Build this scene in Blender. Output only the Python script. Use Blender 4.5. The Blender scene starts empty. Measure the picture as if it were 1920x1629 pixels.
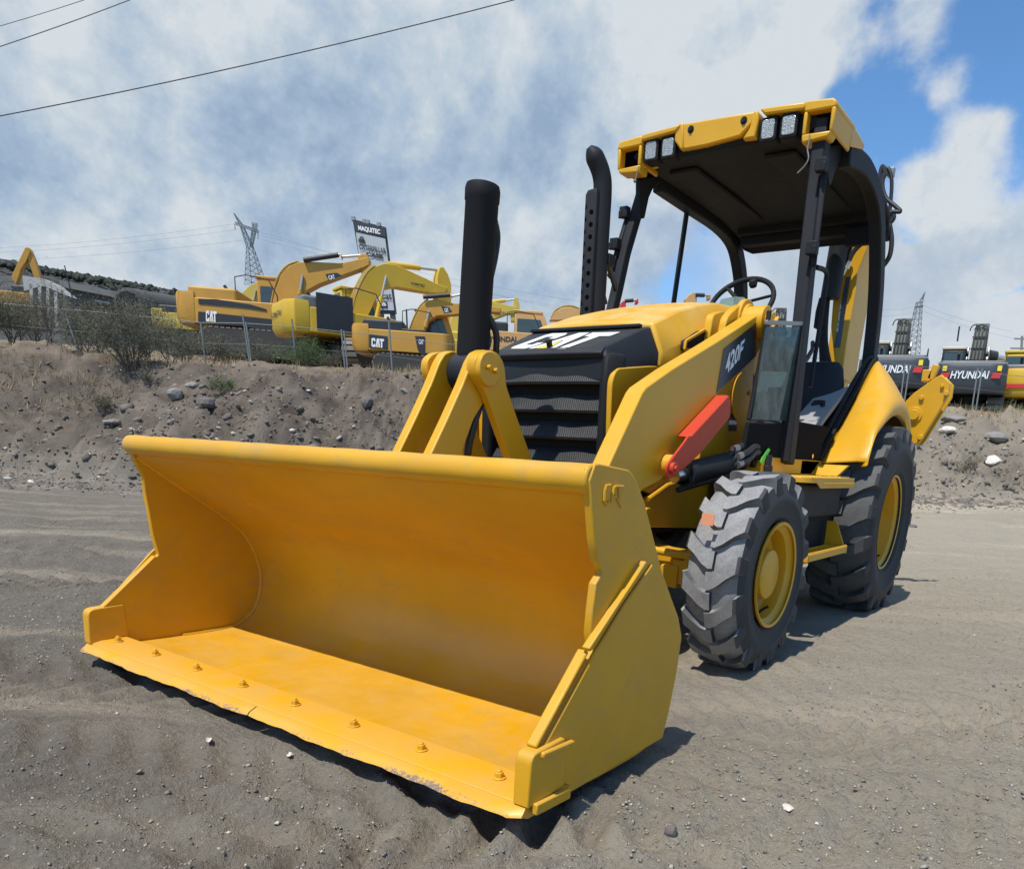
import bpy, bmesh, math, random
import numpy as np
from mathutils import Vector, Matrix
rad = math.radians
random.seed(7); RNG = np.random.default_rng(7)
S = bpy.context.scene
COL = S.collection
# ------------------------------------------------------------------ camera
W, H = 1920.0, 1629.0
PX0, PY0 = 1082.955, 1237.374          # optical centre of the (cropped) photograph
CAM = np.array([2.29267, -3.529, 0.98104]); YAW, PITCH, ROLL, FOC = -0.58947, -0.26538, 0.05452, 1420.184
def cam_axes():
    cy, sy, cp, sp = math.cos(YAW), math.sin(YAW), math.cos(PITCH), math.sin(PITCH)
    f = np.array([sy*cp, cy*cp, sp]); r = np.array([cy, -sy, 0.0]); u = np.cross(r, f)
    c, s = math.cos(ROLL), math.sin(ROLL)
    return c*r + s*u, -s*r + c*u, f
RX, UX, FX = cam_axes()
F2 = np.array([math.sin(YAW), math.cos(YAW), 0.0]); R2 = np.array([math.cos(YAW), -math.sin(YAW), 0.0])
cd = bpy.data.cameras.new('camera'); cam = bpy.data.objects.new('camera', cd); COL.objects.link(cam)
M4 = Matrix(((RX[0], UX[0], -FX[0], CAM[0]), (RX[1], UX[1], -FX[1], CAM[1]), (RX[2], UX[2], -FX[2], CAM[2]), (0, 0, 0, 1)))
cam.matrix_world = M4
cd.sensor_fit = 'HORIZONTAL'; cd.sensor_width = 36.0; cd.lens = FOC/W*36.0
cd.shift_x = -(PX0 - W/2)/W; cd.shift_y = (PY0 - H/2)/W
cd.clip_start = 0.05; cd.clip_end = 6000
S.camera = cam
def ray(px, py): return FX + RX*(px-PX0)/FOC - UX*(py-PY0)/FOC
def at(px, py, ax, v):                 # point of the photograph on a plane of the machine (x, y or z = v)
    i = 'xyz'.index(ax); d = ray(px, py); t = (v-CAM[i])/d[i]
    return CAM + t*d
def far(px, py, depth):                # point at a ground distance in front of the camera
    d = ray(px, py); return CAM + d*depth/(d @ F2)
def yz(pts, x): return [tuple(at(a, b, 'x', x)[1:]) for a, b in pts]
def xz(pts, y): return [tuple(at(a, b, 'y', y)[[0, 2]]) for a, b in pts]
# ------------------------------------------------------------------ light
SUN = Vector((-0.02, -0.50, 1.0)).normalized()
S.view_settings.view_transform = 'Standard'; S.view_settings.look = 'None'
S.view_settings.exposure = 0.0; S.view_settings.gamma = 1.0
ld = bpy.data.lights.new('sun', 'SUN'); ld.energy = 5.0; ld.angle = rad(0.53); ld.color = (1.0, 0.955, 0.88)
lo = bpy.data.objects.new('sun', ld); COL.objects.link(lo); lo.location = (0, -10, 30)
lo.rotation_euler = SUN.to_track_quat('Z', 'Y').to_euler()
wd = bpy.data.worlds.new('World'); S.world = wd; wd.use_nodes = True
def build_world():
    nt = wd.node_tree; N = nt.nodes; L = nt.links; N.clear()
    def nd(t, **k):
        n = N.new(t)
        for a, b in k.items(): setattr(n, a, b)
        return n
    def math_(op, a, b=None, c=None, clamp=False):
        n = nd('ShaderNodeMath', operation=op, use_clamp=clamp)
        for i, v in enumerate((a, b, c)):
            if v is None: continue
            if isinstance(v, (int, float)): n.inputs[i].default_value = v
            else: L.new(v, n.inputs[i])
        return n.outputs[0]
    def vm(op, a, b=None):
        n = nd('ShaderNodeVectorMath', operation=op)
        for i, v in enumerate((a, b)):
            if v is None: continue
            if isinstance(v, (tuple, list)): n.inputs[i].default_value = v
            else: L.new(v, n.inputs[i])
        return n
    def ramp(v, stops, interp='EASE'):
        n = nd('ShaderNodeValToRGB'); n.color_ramp.interpolation = interp
        e = n.color_ramp.elements
        while len(e) < len(stops): e.new(0.5)
        for q, (p, c) in zip(e, stops):
            q.position = p; q.color = (c, c, c, 1) if isinstance(c, (int, float)) else (*c, 1)
        L.new(v, n.inputs[0]); return n.outputs[0]
    def noise(vec, scale, detail=8, rough=0.55, dist=0.0, off=(0, 0, 0), sc=(1, 1, 1)):
        m = nd('ShaderNodeMapping'); m.inputs['Location'].default_value = off; m.inputs['Scale'].default_value = sc
        L.new(vec, m.inputs['Vector'])
        n = nd('ShaderNodeTexNoise'); n.inputs['Scale'].default_value = scale; n.inputs['Detail'].default_value = detail
        n.inputs['Roughness'].default_value = rough; n.inputs['Distortion'].default_value = dist
        L.new(m.outputs[0], n.inputs['Vector']); return n.outputs[0]
    def mix(f, a, b):
        n = nd('ShaderNodeMix', data_type='RGBA')
        for i, v in ((0, f), (6, a), (7, b)):
            if isinstance(v, (int, float)): n.inputs[i].default_value = v
            elif isinstance(v, tuple): n.inputs[i].default_value = (*v, 1)
            else: L.new(v, n.inputs[i])
        return n.outputs[2]
    sky = nd('ShaderNodeTexSky', sky_type='NISHITA'); sky.sun_disc = False
    sky.sun_elevation = math.asin(SUN.z); sky.sun_rotation = math.atan2(SUN.x, SUN.y)
    sky.altitude = 1800; sky.air_density = 1.0; sky.dust_density = 0.8; sky.ozone_density = 1.5
    g = nd('ShaderNodeTexCoord').outputs['Generated']
    d = vm('NORMALIZE', g).outputs[0]
    sx = nd('ShaderNodeSeparateXYZ'); L.new(d, sx.inputs[0]); z = sx.outputs[2]
    # plane of the cloud layer: x/z, y/z
    den = math_('ADD', math_('MAXIMUM', z, 0.0), 0.80)
    cb = nd('ShaderNodeCombineXYZ'); L.new(math_('DIVIDE', sx.outputs[0], den), cb.inputs[0]); L.new(math_('DIVIDE', sx.outputs[1], den), cb.inputs[1])
    pl = cb.outputs[0]
    def dotdir(v): return vm('DOT_PRODUCT', d, v).outputs['Value']
    right = dotdir(tuple(R2))
    # coverage: overcast to the left, broken to the right
    def blob(px, py, r0, r1):          # round patch of sky in a fixed direction
        v = Vector(ray(px, py)).normalized()
        n = nd('ShaderNodeMapRange', interpolation_type='SMOOTHSTEP'); L.new(dotdir(tuple(v)), n.inputs[0])
        n.inputs[1].default_value = math.cos(r1); n.inputs[2].default_value = math.cos(r0); return n.outputs[0]
    n1 = noise(pl, 3.0, 12, 0.60, 0.12, (3.1, 1.7, 0.4))
    n2 = noise(pl, 8.5, 10, 0.62, 0.10, (1.3, 7.7, 2.4))
    n3 = noise(d, 4.2, 9, 0.56, 0.25, (2.2, 0.6, 5.1), (1, 1, 1.9))
    cov = math_('ADD', math_('MULTIPLY', n1, 0.62), math_('MULTIPLY', n2, 0.38))
    cov = math_('ADD', cov, math_('MULTIPLY', ramp(right, [(0.0, 1.0), (0.50, 0.0)], 'LINEAR'), 0.30))
    for px_, py_, r0, r1, w_ in ((1700, 150, .01, .10, -.16), (1640, 250, .01, .09, -.10), (1880, 60, .01, .07, -.14), (1890, 270, .01, .09, -.14), (1500, 150, .01, .06, -.10), (1420, 520, .02, .20, -.17), (1260, 480, .02, .12, -.10), (1700, 490, .02, .09, -.12), (1850, 610, .02, .10, -.16), (1560, 20, .005, .05, -.08),
                                  (1330, 60, .03, .17, .17), (1440, 150, .01, .07, .13), (1760, 70, .01, .07, .15), (1720, 340, .02, .10, .10), (1850, 400, .02, .11, .14), (1830, 190, .01, .055, .13), (1590, 80, .005, .045, .10), (1200, 330, .02, .12, .06)):
        cov = math_('ADD', cov, math_('MULTIPLY', blob(px_, py_, r0, r1), w_))
    sh2 = noise(d, 13.0, 10, 0.62, 0.1, (4.4, 5.2, 1.0))
    # clouds only ahead: unseen sky overhead and behind left clear to cut fill light
    ahead = ramp(dotdir(tuple(F2)), [(0.10, 0.0), (0.45, 1.0)], 'EASE')
    veil = math_('MULTIPLY', ramp(cov, [(0.46, 0.0), (0.60, 1.0)], 'EASE'), ahead)
    # cumulus bank low over the horizon
    low = ramp(z, [(0.0, 0.9), (0.19, 1.0), (0.29, 0.0)], 'EASE')
    cum = ramp(math_('ADD', n3, math_('MULTIPLY', low, 0.17)), [(0.53, 0.0), (0.585, 1.0)], 'EASE')
    cum = math_('MULTIPLY', cum, ahead)
    cum = math_('MULTIPLY', cum, ramp(low, [(0.0, 0.0), (0.35, 1.0)]))
    cum = math_('MULTIPLY', cum, ramp(right, [(0.04, 0.0), (0.22, 1.0)], 'EASE'))
    # brightness inside the clouds
    sh1 = noise(pl, 5.2, 12, 0.62, 0.15, (8.3, 2.2, 1.0))
    tone = math_('ADD', math_('ADD', math_('MULTIPLY', sh1, 0.66), math_('MULTIPLY', sh2, 0.34)), 0.035)
    tone = math_('ADD', math_('MULTIPLY', math_('SUBTRACT', tone, 0.5), 1.9), 0.5)
    tone = math_('ADD', tone, math_('MULTIPLY', ramp(right, [(0.0, 0.0), (0.55, 1.0)], 'LINEAR'), 0.06))
    for px_, py_, r0, r1, w_ in ((1350, 110, .03, .20, .10), (640, 220, .04, .25, .05), (250, 330, .03, .16, .05), (60, 60, .05, .22, -.07), (330, 500, .05, .22, -.04), (760, 480, .05, .25, -.05), (640, 60, .02, .12, -.03), (900, 330, .03, .15, .03), (1800, 400, .02, .2, .06)):
        tone = math_('ADD', tone, math_('MULTIPLY', blob(px_, py_, r0, r1), w_))
    ccol = nd('ShaderNodeValToRGB'); e = ccol.color_ramp.elements; e.new(0.5); e.new(0.6)
    for q, (p, c) in zip(e, ((0.34, (0.30, 0.41, 0.57)), (0.46, (0.40, 0.51, 0.65)), (0.56, (0.52, 0.61, 0.70)), (0.68, (0.67, 0.72, 0.765)))):
        q.position = p; q.color = (*c, 1)
    L.new(tone, ccol.inputs[0])
    cumc = mix(ramp(noise(d, 9.0, 7, 0.6, 0.2, (0, 0, 3)), [(0.38, 0.0), (0.66, 1.0)]), (0.46, 0.55, 0.66), (0.66, 0.71, 0.76))
    skys = nd('ShaderNodeVectorMath', operation='SCALE'); L.new(sky.outputs[0], skys.inputs[0]); skys.inputs['Scale'].default_value = SKYK
    skt = nd('ShaderNodeVectorMath', operation='MULTIPLY'); L.new(skys.outputs[0], skt.inputs[0]); skt.inputs[1].default_value = (0.86, 1.22, 1.42)
    c0 = mix(veil, skt.outputs[0], ccol.outputs[0])
    c1 = mix(cum, c0, cumc)
    bg = nd('ShaderNodeBackground'); bg.inputs['Strength'].default_value = 1.0
    L.new(c1, bg.inputs[0]); out = nd('ShaderNodeOutputWorld'); L.new(bg.outputs[0], out.inputs[0])
SKYK = 0.135
build_world()
try:
    S.cycles.use_denoising = True; S.cycles.max_bounces = 6
except Exception: pass
# ------------------------------------------------------------------ materials
def nmat(name):
    m = bpy.data.materials.new(name); m.use_nodes = True
    nt = m.node_tree; b = next(n for n in nt.nodes if n.type == 'BSDF_PRINCIPLED')
    return m, nt, b
def simple(name, col, rough=0.5, metal=0.0, spec=0.5):
    m, nt, b = nmat(name); b.inputs['Base Color'].default_value = (*col, 1); b.inputs['Roughness'].default_value = rough
    b.inputs['Metallic'].default_value = metal; b.inputs['Specular IOR Level'].default_value = spec
    return m
def nz(nt, scale, detail=4, rough=0.55, vec=None, dist=0.0, sc=None):
    n = nt.nodes.new('ShaderNodeTexNoise'); n.inputs['Scale'].default_value = scale
    n.inputs['Detail'].default_value = detail; n.inputs['Roughness'].default_value = rough; n.inputs['Distortion'].default_value = dist
    if vec is None: vec = nt.nodes.new('ShaderNodeNewGeometry').outputs['Position']
    if sc is not None:
        m = nt.nodes.new('ShaderNodeMapping'); m.inputs['Scale'].default_value = sc; nt.links.new(vec, m.inputs[0]); vec = m.outputs[0]
    nt.links.new(vec, n.inputs['Vector']); return n.outputs[0]
def rmp(nt, v, stops, interp='LINEAR'):
    n = nt.nodes.new('ShaderNodeValToRGB'); n.color_ramp.interpolation = interp; e = n.color_ramp.elements
    while len(e) < len(stops): e.new(0.5)
    for q, (p, c) in zip(e, stops):
        q.position = p; q.color = (c, c, c, 1) if isinstance(c, (int, float)) else (*c, 1)
    nt.links.new(v, n.inputs[0]); return n.outputs[0]
def mixc(nt, f, a, b, mode='MIX'):
    n = nt.nodes.new('ShaderNodeMix'); n.data_type = 'RGBA'; n.blend_type = mode
    for i, v in ((0, f), (6, a), (7, b)):
        if isinstance(v, (int, float)): n.inputs[i].default_value = v
        elif isinstance(v, tuple): n.inputs[i].default_value = (*v, 1)
        else: nt.links.new(v, n.inputs[i])
    return n.outputs[2]
def mt(nt, op, a, b=0.0, clamp=False):
    n = nt.nodes.new('ShaderNodeMath'); n.operation = op; n.use_clamp = clamp
    for i, v in enumerate((a, b)):
        if isinstance(v, (int, float)): n.inputs[i].default_value = v
        else: nt.links.new(v, n.inputs[i])
    return n.outputs[0]
def bump(nt, b, h, strength=0.2, dist=0.01):
    n = nt.nodes.new('ShaderNodeBump'); n.inputs['Strength'].default_value = strength; n.inputs['Distance'].default_value = dist
    nt.links.new(h, n.inputs['Height']); nt.links.new(n.outputs[0], b.inputs['Normal'])
def paint(name, col, rough=0.36, dust=0.35, peel=0.05, dustcol=(0.36, 0.29, 0.20), var=0.12, spec=0.5):
    """Sprayed machine paint: slight colour drift, orange peel, road dust lying on what faces up."""
    m, nt, b = nmat(name)
    dk = tuple(c*(1-var) for c in col); b.inputs['Specular IOR Level'].default_value = spec
    c = mixc(nt, rmp(nt, nz(nt, 2.3, 6), [(0.3, 0.0), (0.7, 1.0)]), col, dk)
    geo = nt.nodes.new('ShaderNodeNewGeometry'); sp = nt.nodes.new('ShaderNodeSeparateXYZ'); nt.links.new(geo.outputs['Normal'], sp.inputs[0])
    up = rmp(nt, sp.outputs[2], [(0.35, 0.0), (0.95, 1.0)])
    sp2 = rmp(nt, nz(nt, 160, 3, 0.7), [(0.45, 0.0), (0.72, 1.0)])
    dn = mt(nt, 'MULTIPLY', rmp(nt, nz(nt, 6.0, 8, 0.68), [(0.36, 0.0), (0.66, 1.0)]), mt(nt, 'ADD', mt(nt, 'MULTIPLY', sp2, 0.5), 0.5))
    f = mt(nt, 'MULTIPLY', mt(nt, 'ADD', mt(nt, 'MULTIPLY', up, 0.85), 0.10), mt(nt, 'MULTIPLY', dn, dust), True)
    c = mixc(nt, f, c, dustcol)
    nt.links.new(c, b.inputs['Base Color'])
    nt.links.new(mt(nt, 'ADD', mt(nt, 'MULTIPLY', f, 0.5), mt(nt, 'ADD', rough-0.06, mt(nt, 'MULTIPLY', nz(nt, 14, 4), 0.14))), b.inputs['Roughness'])
    if peel: bump(nt, b, mt(nt, 'ADD', nz(nt, 260, 2), mt(nt, 'MULTIPLY', nz(nt, 9, 3), 1.2)), peel, 0.004)
    return m
YEL = paint('yellow_paint', (0.68, 0.352, 0.009), 0.36, 0.40, 0.12, (0.56, 0.40, 0.16))
YELH = paint('dusty_sheen_bonnet_paint', (0.68, 0.352, 0.009), 0.40, 0.95, 0.12, (0.62, 0.48, 0.27))  # pale tint is heavy dust plus a sky sheen painted into the colour
def bucket_paint():
    m = paint('bucket_yellow_paint', (0.67, 0.335, 0.006), 0.42, 0.6, 0.16, (0.50, 0.34, 0.13), 0.16)
    nt = m.node_tree; b = next(n for n in nt.nodes if n.type == 'BSDF_PRINCIPLED'); src = b.inputs['Base Color'].links[0].from_socket
    rot = nt.nodes.new('ShaderNodeMapping'); rot.inputs['Rotation'].default_value = (0, rad(34), 0); rot.inputs['Scale'].default_value = (1.2, 4.0, 7.0)
    nt.links.new(nt.nodes.new('ShaderNodeNewGeometry').outputs['Position'], rot.inputs[0])
    sm = rmp(nt, nz(nt, 1.6, 7, .62, rot.outputs[0], .5), [(.50, 0.0), (.70, .45)])                 # scuffed, repainted streaks
    c = mixc(nt, sm, src, (0.47, 0.27, 0.055))
    st = rmp(nt, nz(nt, 3.4, 8, .7), [(.56, 0.0), (.72, .6)])                                        # dusty blotches
    c = mixc(nt, st, c, (0.42, 0.27, 0.075))
    sc = nt.nodes.new('ShaderNodeMapping'); sc.inputs['Scale'].default_value = (3, 30, 60); nt.links.new(nt.nodes.new('ShaderNodeNewGeometry').outputs['Position'], sc.inputs[0])
    c = mixc(nt, rmp(nt, nz(nt, 1.0, 4, .6, sc.outputs[0], 1.0), [(.70, 0.0), (.76, .5)]), c, (0.34, 0.22, 0.07))
    spk = rmp(nt, nz(nt, 75, 3, .7), [(.705, 0.0), (.72, .7)]); c = mixc(nt, spk, c, (0.16, 0.10, 0.04))
    nt.links.new(c, b.inputs['Base Color']); return m
YELB = bucket_paint()
BLK = paint('black_paint', (0.020, 0.021, 0.024), 0.55, 0.22, 0.05, (0.16, 0.15, 0.14), 0.2, 0.16)
BLKM = paint('matt_black_paint', (0.017, 0.017, 0.019), 0.65, 0.35, 0.06, (0.12, 0.11, 0.10), 0.2, 0.15)
GREY = paint('grey_plastic', (0.30, 0.30, 0.29), 0.6, 0.5, 0.05, (0.34, 0.31, 0.27))
DGREY = paint('dark_grey_plastic', (0.016, 0.018, 0.022), 0.55, 0.25, 0.05, (0.16, 0.155, 0.145), 0.12, 0.3)
NAVY = simple('decal_dark_blue', (0.022, 0.027, 0.045), 0.32)
WHITE = simple('decal_white', (0.80, 0.80, 0.80), 0.4)
LOGOY = simple('decal_yellow', (0.85, 0.62, 0.03), 0.4)
REDP = paint('red_paint', (0.56, 0.052, 0.020), 0.5, 0.10, 0.08, (0.4, 0.2, 0.15), 0.12, 0.3)
STEEL = simple('bare_steel', (0.62, 0.62, 0.62), 0.22, 1.0)
DSTEEL = simple('dull_steel', (0.32, 0.31, 0.30), 0.45, 0.8)
HOSE = simple('rubber_hose', (0.018, 0.018, 0.019), 0.55)
LIME = simple('lime_tag_plastic', (0.16, 0.85, 0.07), 0.5)
ORNG = simple('orange_paper', (0.75, 0.30, 0.16), 0.8)
def rubber():
    m, nt, b = nmat('tyre_rubber')
    geo = nt.nodes.new('ShaderNodeNewGeometry'); sp = nt.nodes.new('ShaderNodeSeparateXYZ'); nt.links.new(geo.outputs['Normal'], sp.inputs[0])
    ax = mt(nt, 'ABSOLUTE', sp.outputs[0])                # dust sits on the tread, the sidewalls stay black
    tread = rmp(nt, ax, [(0.25, 1.0), (0.75, 0.0)])
    n = rmp(nt, nz(nt, 11, 8, 0.7), [(0.30, 0.62), (0.70, 1.0)])
    n2 = rmp(nt, nz(nt, 90, 4, 0.7), [(0.35, 0.75), (0.65, 1.0)])
    f = mt(nt, 'MULTIPLY', mt(nt, 'MULTIPLY', n, n2), mt(nt, 'ADD', mt(nt, 'MULTIPLY', tread, 0.92), 0.06), True)
    nt.links.new(mixc(nt, f, (0.018, 0.018, 0.020), (0.335, 0.33, 0.325)), b.inputs['Base Color'])
    b.inputs['Roughness'].default_value = 0.72
    bump(nt, b, mt(nt, 'ADD', nz(nt, 120, 4, 0.7), mt(nt, 'MULTIPLY', nz(nt, 18, 4), 1.5)), 0.25, 0.004)
    return m
RUB = rubber()
def rubber_rear():
    m = RUB.copy(); m.name = 'rear_tyre_rubber'
    for n in m.node_tree.nodes:
        if n.type == 'MIX' and n.data_type == 'RGBA':
            n.inputs[7].default_value = (0.10, 0.10, 0.10, 1)
    return m
RUBR = rubber_rear()
def edge_steel():
    m, nt, b = nmat('chipped_cutting_edge_paint')
    geo = nt.nodes.new('ShaderNodeNewGeometry'); sp = nt.nodes.new('ShaderNodeSeparateXYZ'); nt.links.new(geo.outputs['Position'], sp.inputs[0])
    lip = rmp(nt, sp.outputs[1], [(0.0, 1.0), (1.0, 0.0)])
    mr = nt.nodes.new('ShaderNodeMapRange'); mr.inputs[1].default_value = -2.135; mr.inputs[2].default_value = -2.095
    mr.inputs[3].default_value = 0.105; mr.inputs[4].default_value = -0.12; nt.links.new(sp.outputs[1], mr.inputs[0])
    big = nz(nt, 2.6, 3); fine = nz(nt, 95, 7, 0.8)
    v = mt(nt, 'ADD', mt(nt, 'ADD', mt(nt, 'MULTIPLY', fine, 0.55), mt(nt, 'MULTIPLY', big, 0.45)), mr.outputs[0])
    chip = rmp(nt, v, [(0.635, 0.0), (0.65, 1.0)])
    y = mixc(nt, rmp(nt, nz(nt, 7, 6), [(0.35, 0.0), (0.7, 1.0)]), (0.72, 0.335, 0.012), (0.60, 0.33, 0.06))
    st = mixc(nt, fine, (0.07, 0.055, 0.045), (0.30, 0.24, 0.18))
    nt.links.new(mixc(nt, chip, y, st), b.inputs['Base Color']); b.inputs['Roughness'].default_value = 0.45
    bump(nt, b, mt(nt, 'SUBTRACT', mt(nt, 'MULTIPLY', nz(nt, 30, 4), 0.4), chip), 0.35, 0.004)
    return m
EDGE = edge_steel()
def glass_mat(name, tint, alpha, rough=0.08):
    m, nt, b = nmat(name); b.inputs['Base Color'].default_value = (*tint, 1); b.inputs['Roughness'].default_value = rough
    tr = nt.nodes.new('ShaderNodeBsdfTransparent'); tr.inputs[0].default_value = (0.48, 0.60, 0.56, 1)
    mx = nt.nodes.new('ShaderNodeMixShader')
    d = rmp(nt, nz(nt, 9, 7, 0.65), [(0.35, alpha*0.6), (0.7, min(1, alpha*1.5))])
    nt.links.new(d, mx.inputs[0]); nt.links.new(tr.outputs[0], mx.inputs[1]); nt.links.new(b.outputs[0], mx.inputs[2])
    nt.links.new(mx.outputs[0], next(n for n in nt.nodes if n.type == 'OUTPUT_MATERIAL').inputs[0])
    return m
GLASS = glass_mat('dusty_green_glass', (0.075, 0.11, 0.10), 0.55)
HOLE = simple('hole_shade_black', (.004, .004, .004), 1.0, 0, 0.0)  # near-black colour stands for the shade inside openings
FLATB = simple('flat_black', (.016, .016, .017), 1.0, 0, 0.05)
CLEAR = glass_mat('windscreen_glass', (0.55, 0.65, 0.65), 0.25)
def lens_mat():
    m, nt, b = nmat('lamp_lens')
    v = nt.nodes.new('ShaderNodeTexVoronoi'); v.inputs['Scale'].default_value = 190
    geo = nt.nodes.new('ShaderNodeNewGeometry'); nt.links.new(geo.outputs['Position'], v.inputs['Vector'])
    nt.links.new(rmp(nt, v.outputs[0], [(0.05, (0.10, 0.10, 0.095)), (0.6, (0.46, 0.47, 0.45))]), b.inputs['Base Color'])
    b.inputs['Roughness'].default_value = 0.18; b.inputs['Metallic'].default_value = 0.35
    bump(nt, b, v.outputs[0], 0.6, 0.004); return m
LENS = lens_mat()
def mesh_screen():
    m, nt, b = nmat('radiator_mesh_screen')
    geo = nt.nodes.new('ShaderNodeNewGeometry')
    w = nt.nodes.new('ShaderNodeTexBrick')
    mp = nt.nodes.new('ShaderNodeMapping'); mp.inputs['Rotation'].default_value = (0, rad(38), 0)
    nt.links.new(geo.outputs['Position'], mp.inputs[0])
    ws = nt.nodes.new('ShaderNodeTexWave'); ws.inputs['Scale'].default_value = 38; ws.inputs['Distortion'].default_value = 0.6; ws.inputs['Detail'].default_value = 1
    nt.links.new(mp.outputs[0], ws.inputs['Vector'])
    f = mt(nt, 'MULTIPLY', rmp(nt, ws.outputs[0], [(0.35, 0.0), (0.8, 1.0)]), rmp(nt, nz(nt, 16, 6, 0.7), [(0.42, 0.15), (0.7, 1.0)]))
    nt.links.new(mixc(nt, f, (0.008, 0.008, 0.009), (0.036, 0.036, 0.034)), b.inputs['Base Color'])
    b.inputs['Roughness'].default_value = 0.6; bump(nt, b, ws.outputs[0], 0.5, 0.003)
    nt.nodes.remove(w); return m
SCREEN = mesh_screen()
# ------------------------------------------------------------------ mesh builder
class MB:
    def __init__(s): s.v = []; s.f = []
    def add(s, vs, fs):
        o = len(s.v); s.v += [tuple(map(float, p)) for p in vs]; s.f += [tuple(i+o for i in f) for f in fs]; return s
    def prism(s, pts, off):
        n = len(pts); off = np.array(off, float); p = [np.array(q, float) for q in pts]
        fs = [tuple(range(n)), tuple(range(2*n-1, n-1, -1))] + [(i, i+n, (i+1) % n+n, (i+1) % n) for i in range(n)]
        return s.add(p+[q+off for q in p], fs)
    def px(s, pts, x0, x1): return s.prism([(x0, a, b) for a, b in pts], (x1-x0, 0, 0))
    def py(s, pts, y0, y1): return s.prism([(a, y0, b) for a, b in pts], (0, y1-y0, 0))
    def pz(s, pts, z0, z1): return s.prism([(a, b, z0) for a, b in pts], (0, 0, z1-z0))
    def box(s, x0, x1, y0, y1, z0, z1): return s.pz([(x0, y0), (x1, y0), (x1, y1), (x0, y1)], z0, z1)
    def bar(s, a, b, w, h, up=(0, 0, 1)):
        a, b = Vector(a), Vector(b); d = (b-a).normalized(); u = Vector(up)
        sd = d.cross(u)
        if sd.length < 1e-4: sd = d.cross(Vector((1, 0, 0)))
        sd.normalize(); u = sd.cross(d)
        q = [a+sd*w/2*i+u*h/2*j for i, j in ((-1, -1), (1, -1), (1, 1), (-1, 1))]
        return s.prism([tuple(p) for p in q], tuple(b-a))
    def loft(s, secs, caps=True, closed=True):
        n = len(secs[0]); vs = [p for c in secs for p in c]; fs = []
        for k in range(len(secs)-1):
            for i in range(n if closed else n-1):
                j = (i+1) % n; fs.append((k*n+i, k*n+j, (k+1)*n+j, (k+1)*n+i))
        if caps: fs += [tuple(range(n-1, -1, -1)), tuple((len(secs)-1)*n+i for i in range(n))]
        return s.add(vs, fs)
    def tube(s, pts, r, n=10, caps=True, flat=1.0):
        pts = [Vector(p) for p in pts]; m = len(pts); rs = r if isinstance(r, (list, tuple)) else [r]*m
        t0 = (pts[1]-pts[0]).normalized(); u = t0.cross(Vector((0, 0, 1)))
        if u.length < 0.05: u = t0.cross(Vector((1, 0, 0)))
        u.normalize(); secs = []
        for i in range(m):
            t = ((pts[i]-pts[i-1]).normalized() if i else t0) + ((pts[i+1]-pts[i]).normalized() if i < m-1 else (pts[i]-pts[i-1]).normalized())
            t.normalize(); u = (u-t*u.dot(t)).normalized(); w = t.cross(u)
            secs.append([tuple(pts[i]+u*math.cos(2*math.pi*k/n)*rs[i]+w*math.sin(2*math.pi*k/n)*rs[i]*flat) for k in range(n)])
        return s.loft(secs, caps)
    def cyl(s, a, b, r, r2=None, n=24): return s.tube([a, b], [r, r if r2 is None else r2], n)
    def lathe(s, prof, o, ax, n=32, closed=False):
        """prof: (radius, distance along axis)"""
        o = Vector(o); a = Vector(ax).normalized(); u = a.orthogonal().normalized(); w = a.cross(u); secs = []
        for r, h in prof:
            secs.append([tuple(o+a*h+(u*math.cos(2*math.pi*k/n)+w*math.sin(2*math.pi*k/n))*r) for k in range(n)])
        if closed: secs.append(secs[0])
        return s.loft(secs, not closed)
    def build(s, name, mat, parent=None, bevel=0.0, ang=35, seg=2, recalc=True, smooth=True):
        me = bpy.data.meshes.new(name); me.from_pydata(s.v, [], s.f)
        if recalc:
            bm = bmesh.new(); bm.from_mesh(me); bmesh.ops.remove_doubles(bm, verts=bm.verts, dist=1e-5)
            bmesh.ops.recalc_face_normals(bm, faces=bm.faces); bm.to_mesh(me); bm.free()
        me.materials.append(mat)
        if smooth:
            me.polygons.foreach_set('use_smooth', [True]*len(me.polygons)); me.set_sharp_from_angle(angle=rad(ang))
        o = bpy.data.objects.new(name, me); COL.objects.link(o)
        if parent is not None: o.parent = parent
        if bevel:
            b = o.modifiers.new('bevel', 'BEVEL'); b.width = bevel; b.segments = seg; b.limit_method = 'ANGLE'; b.angle_limit = rad(40)
            b.use_clamp_overlap = True
        return o
def empty(name, loc, label, cat, group=None, rz=0.0, scale=1.0):
    o = bpy.data.objects.new(name, None); COL.objects.link(o); o.location = loc; o.rotation_euler = (0, 0, rz); o.scale = (scale,)*3
    return tag(o, label, cat, group)
def tag(o, label=None, cat=None, group=None, kind=None):
    for k, v in (('label', label), ('category', cat), ('group', group), ('kind', kind)):
        if v: o[k] = v
    return o
def round_poly(pts, r, n=5):
    """polygon with its corners rounded; r one radius or one per corner"""
    out = []; m = len(pts)
    for i in range(m):
        p = np.array(pts[i], float); a = np.array(pts[i-1], float)-p; b = np.array(pts[(i+1) % m], float)-p
        ri = r[i] if isinstance(r, (list, tuple)) else r
        k = min(ri, 0.49*np.linalg.norm(a), 0.49*np.linalg.norm(b))
        if k < 1e-5: out.append(tuple(p)); continue
        s_ = p+a/np.linalg.norm(a)*k; e_ = p+b/np.linalg.norm(b)*k
        for j in range(n+1):
            t = j/n; out.append(tuple((1-t)**2*s_+2*t*(1-t)*p+t*t*e_))
    return out
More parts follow.
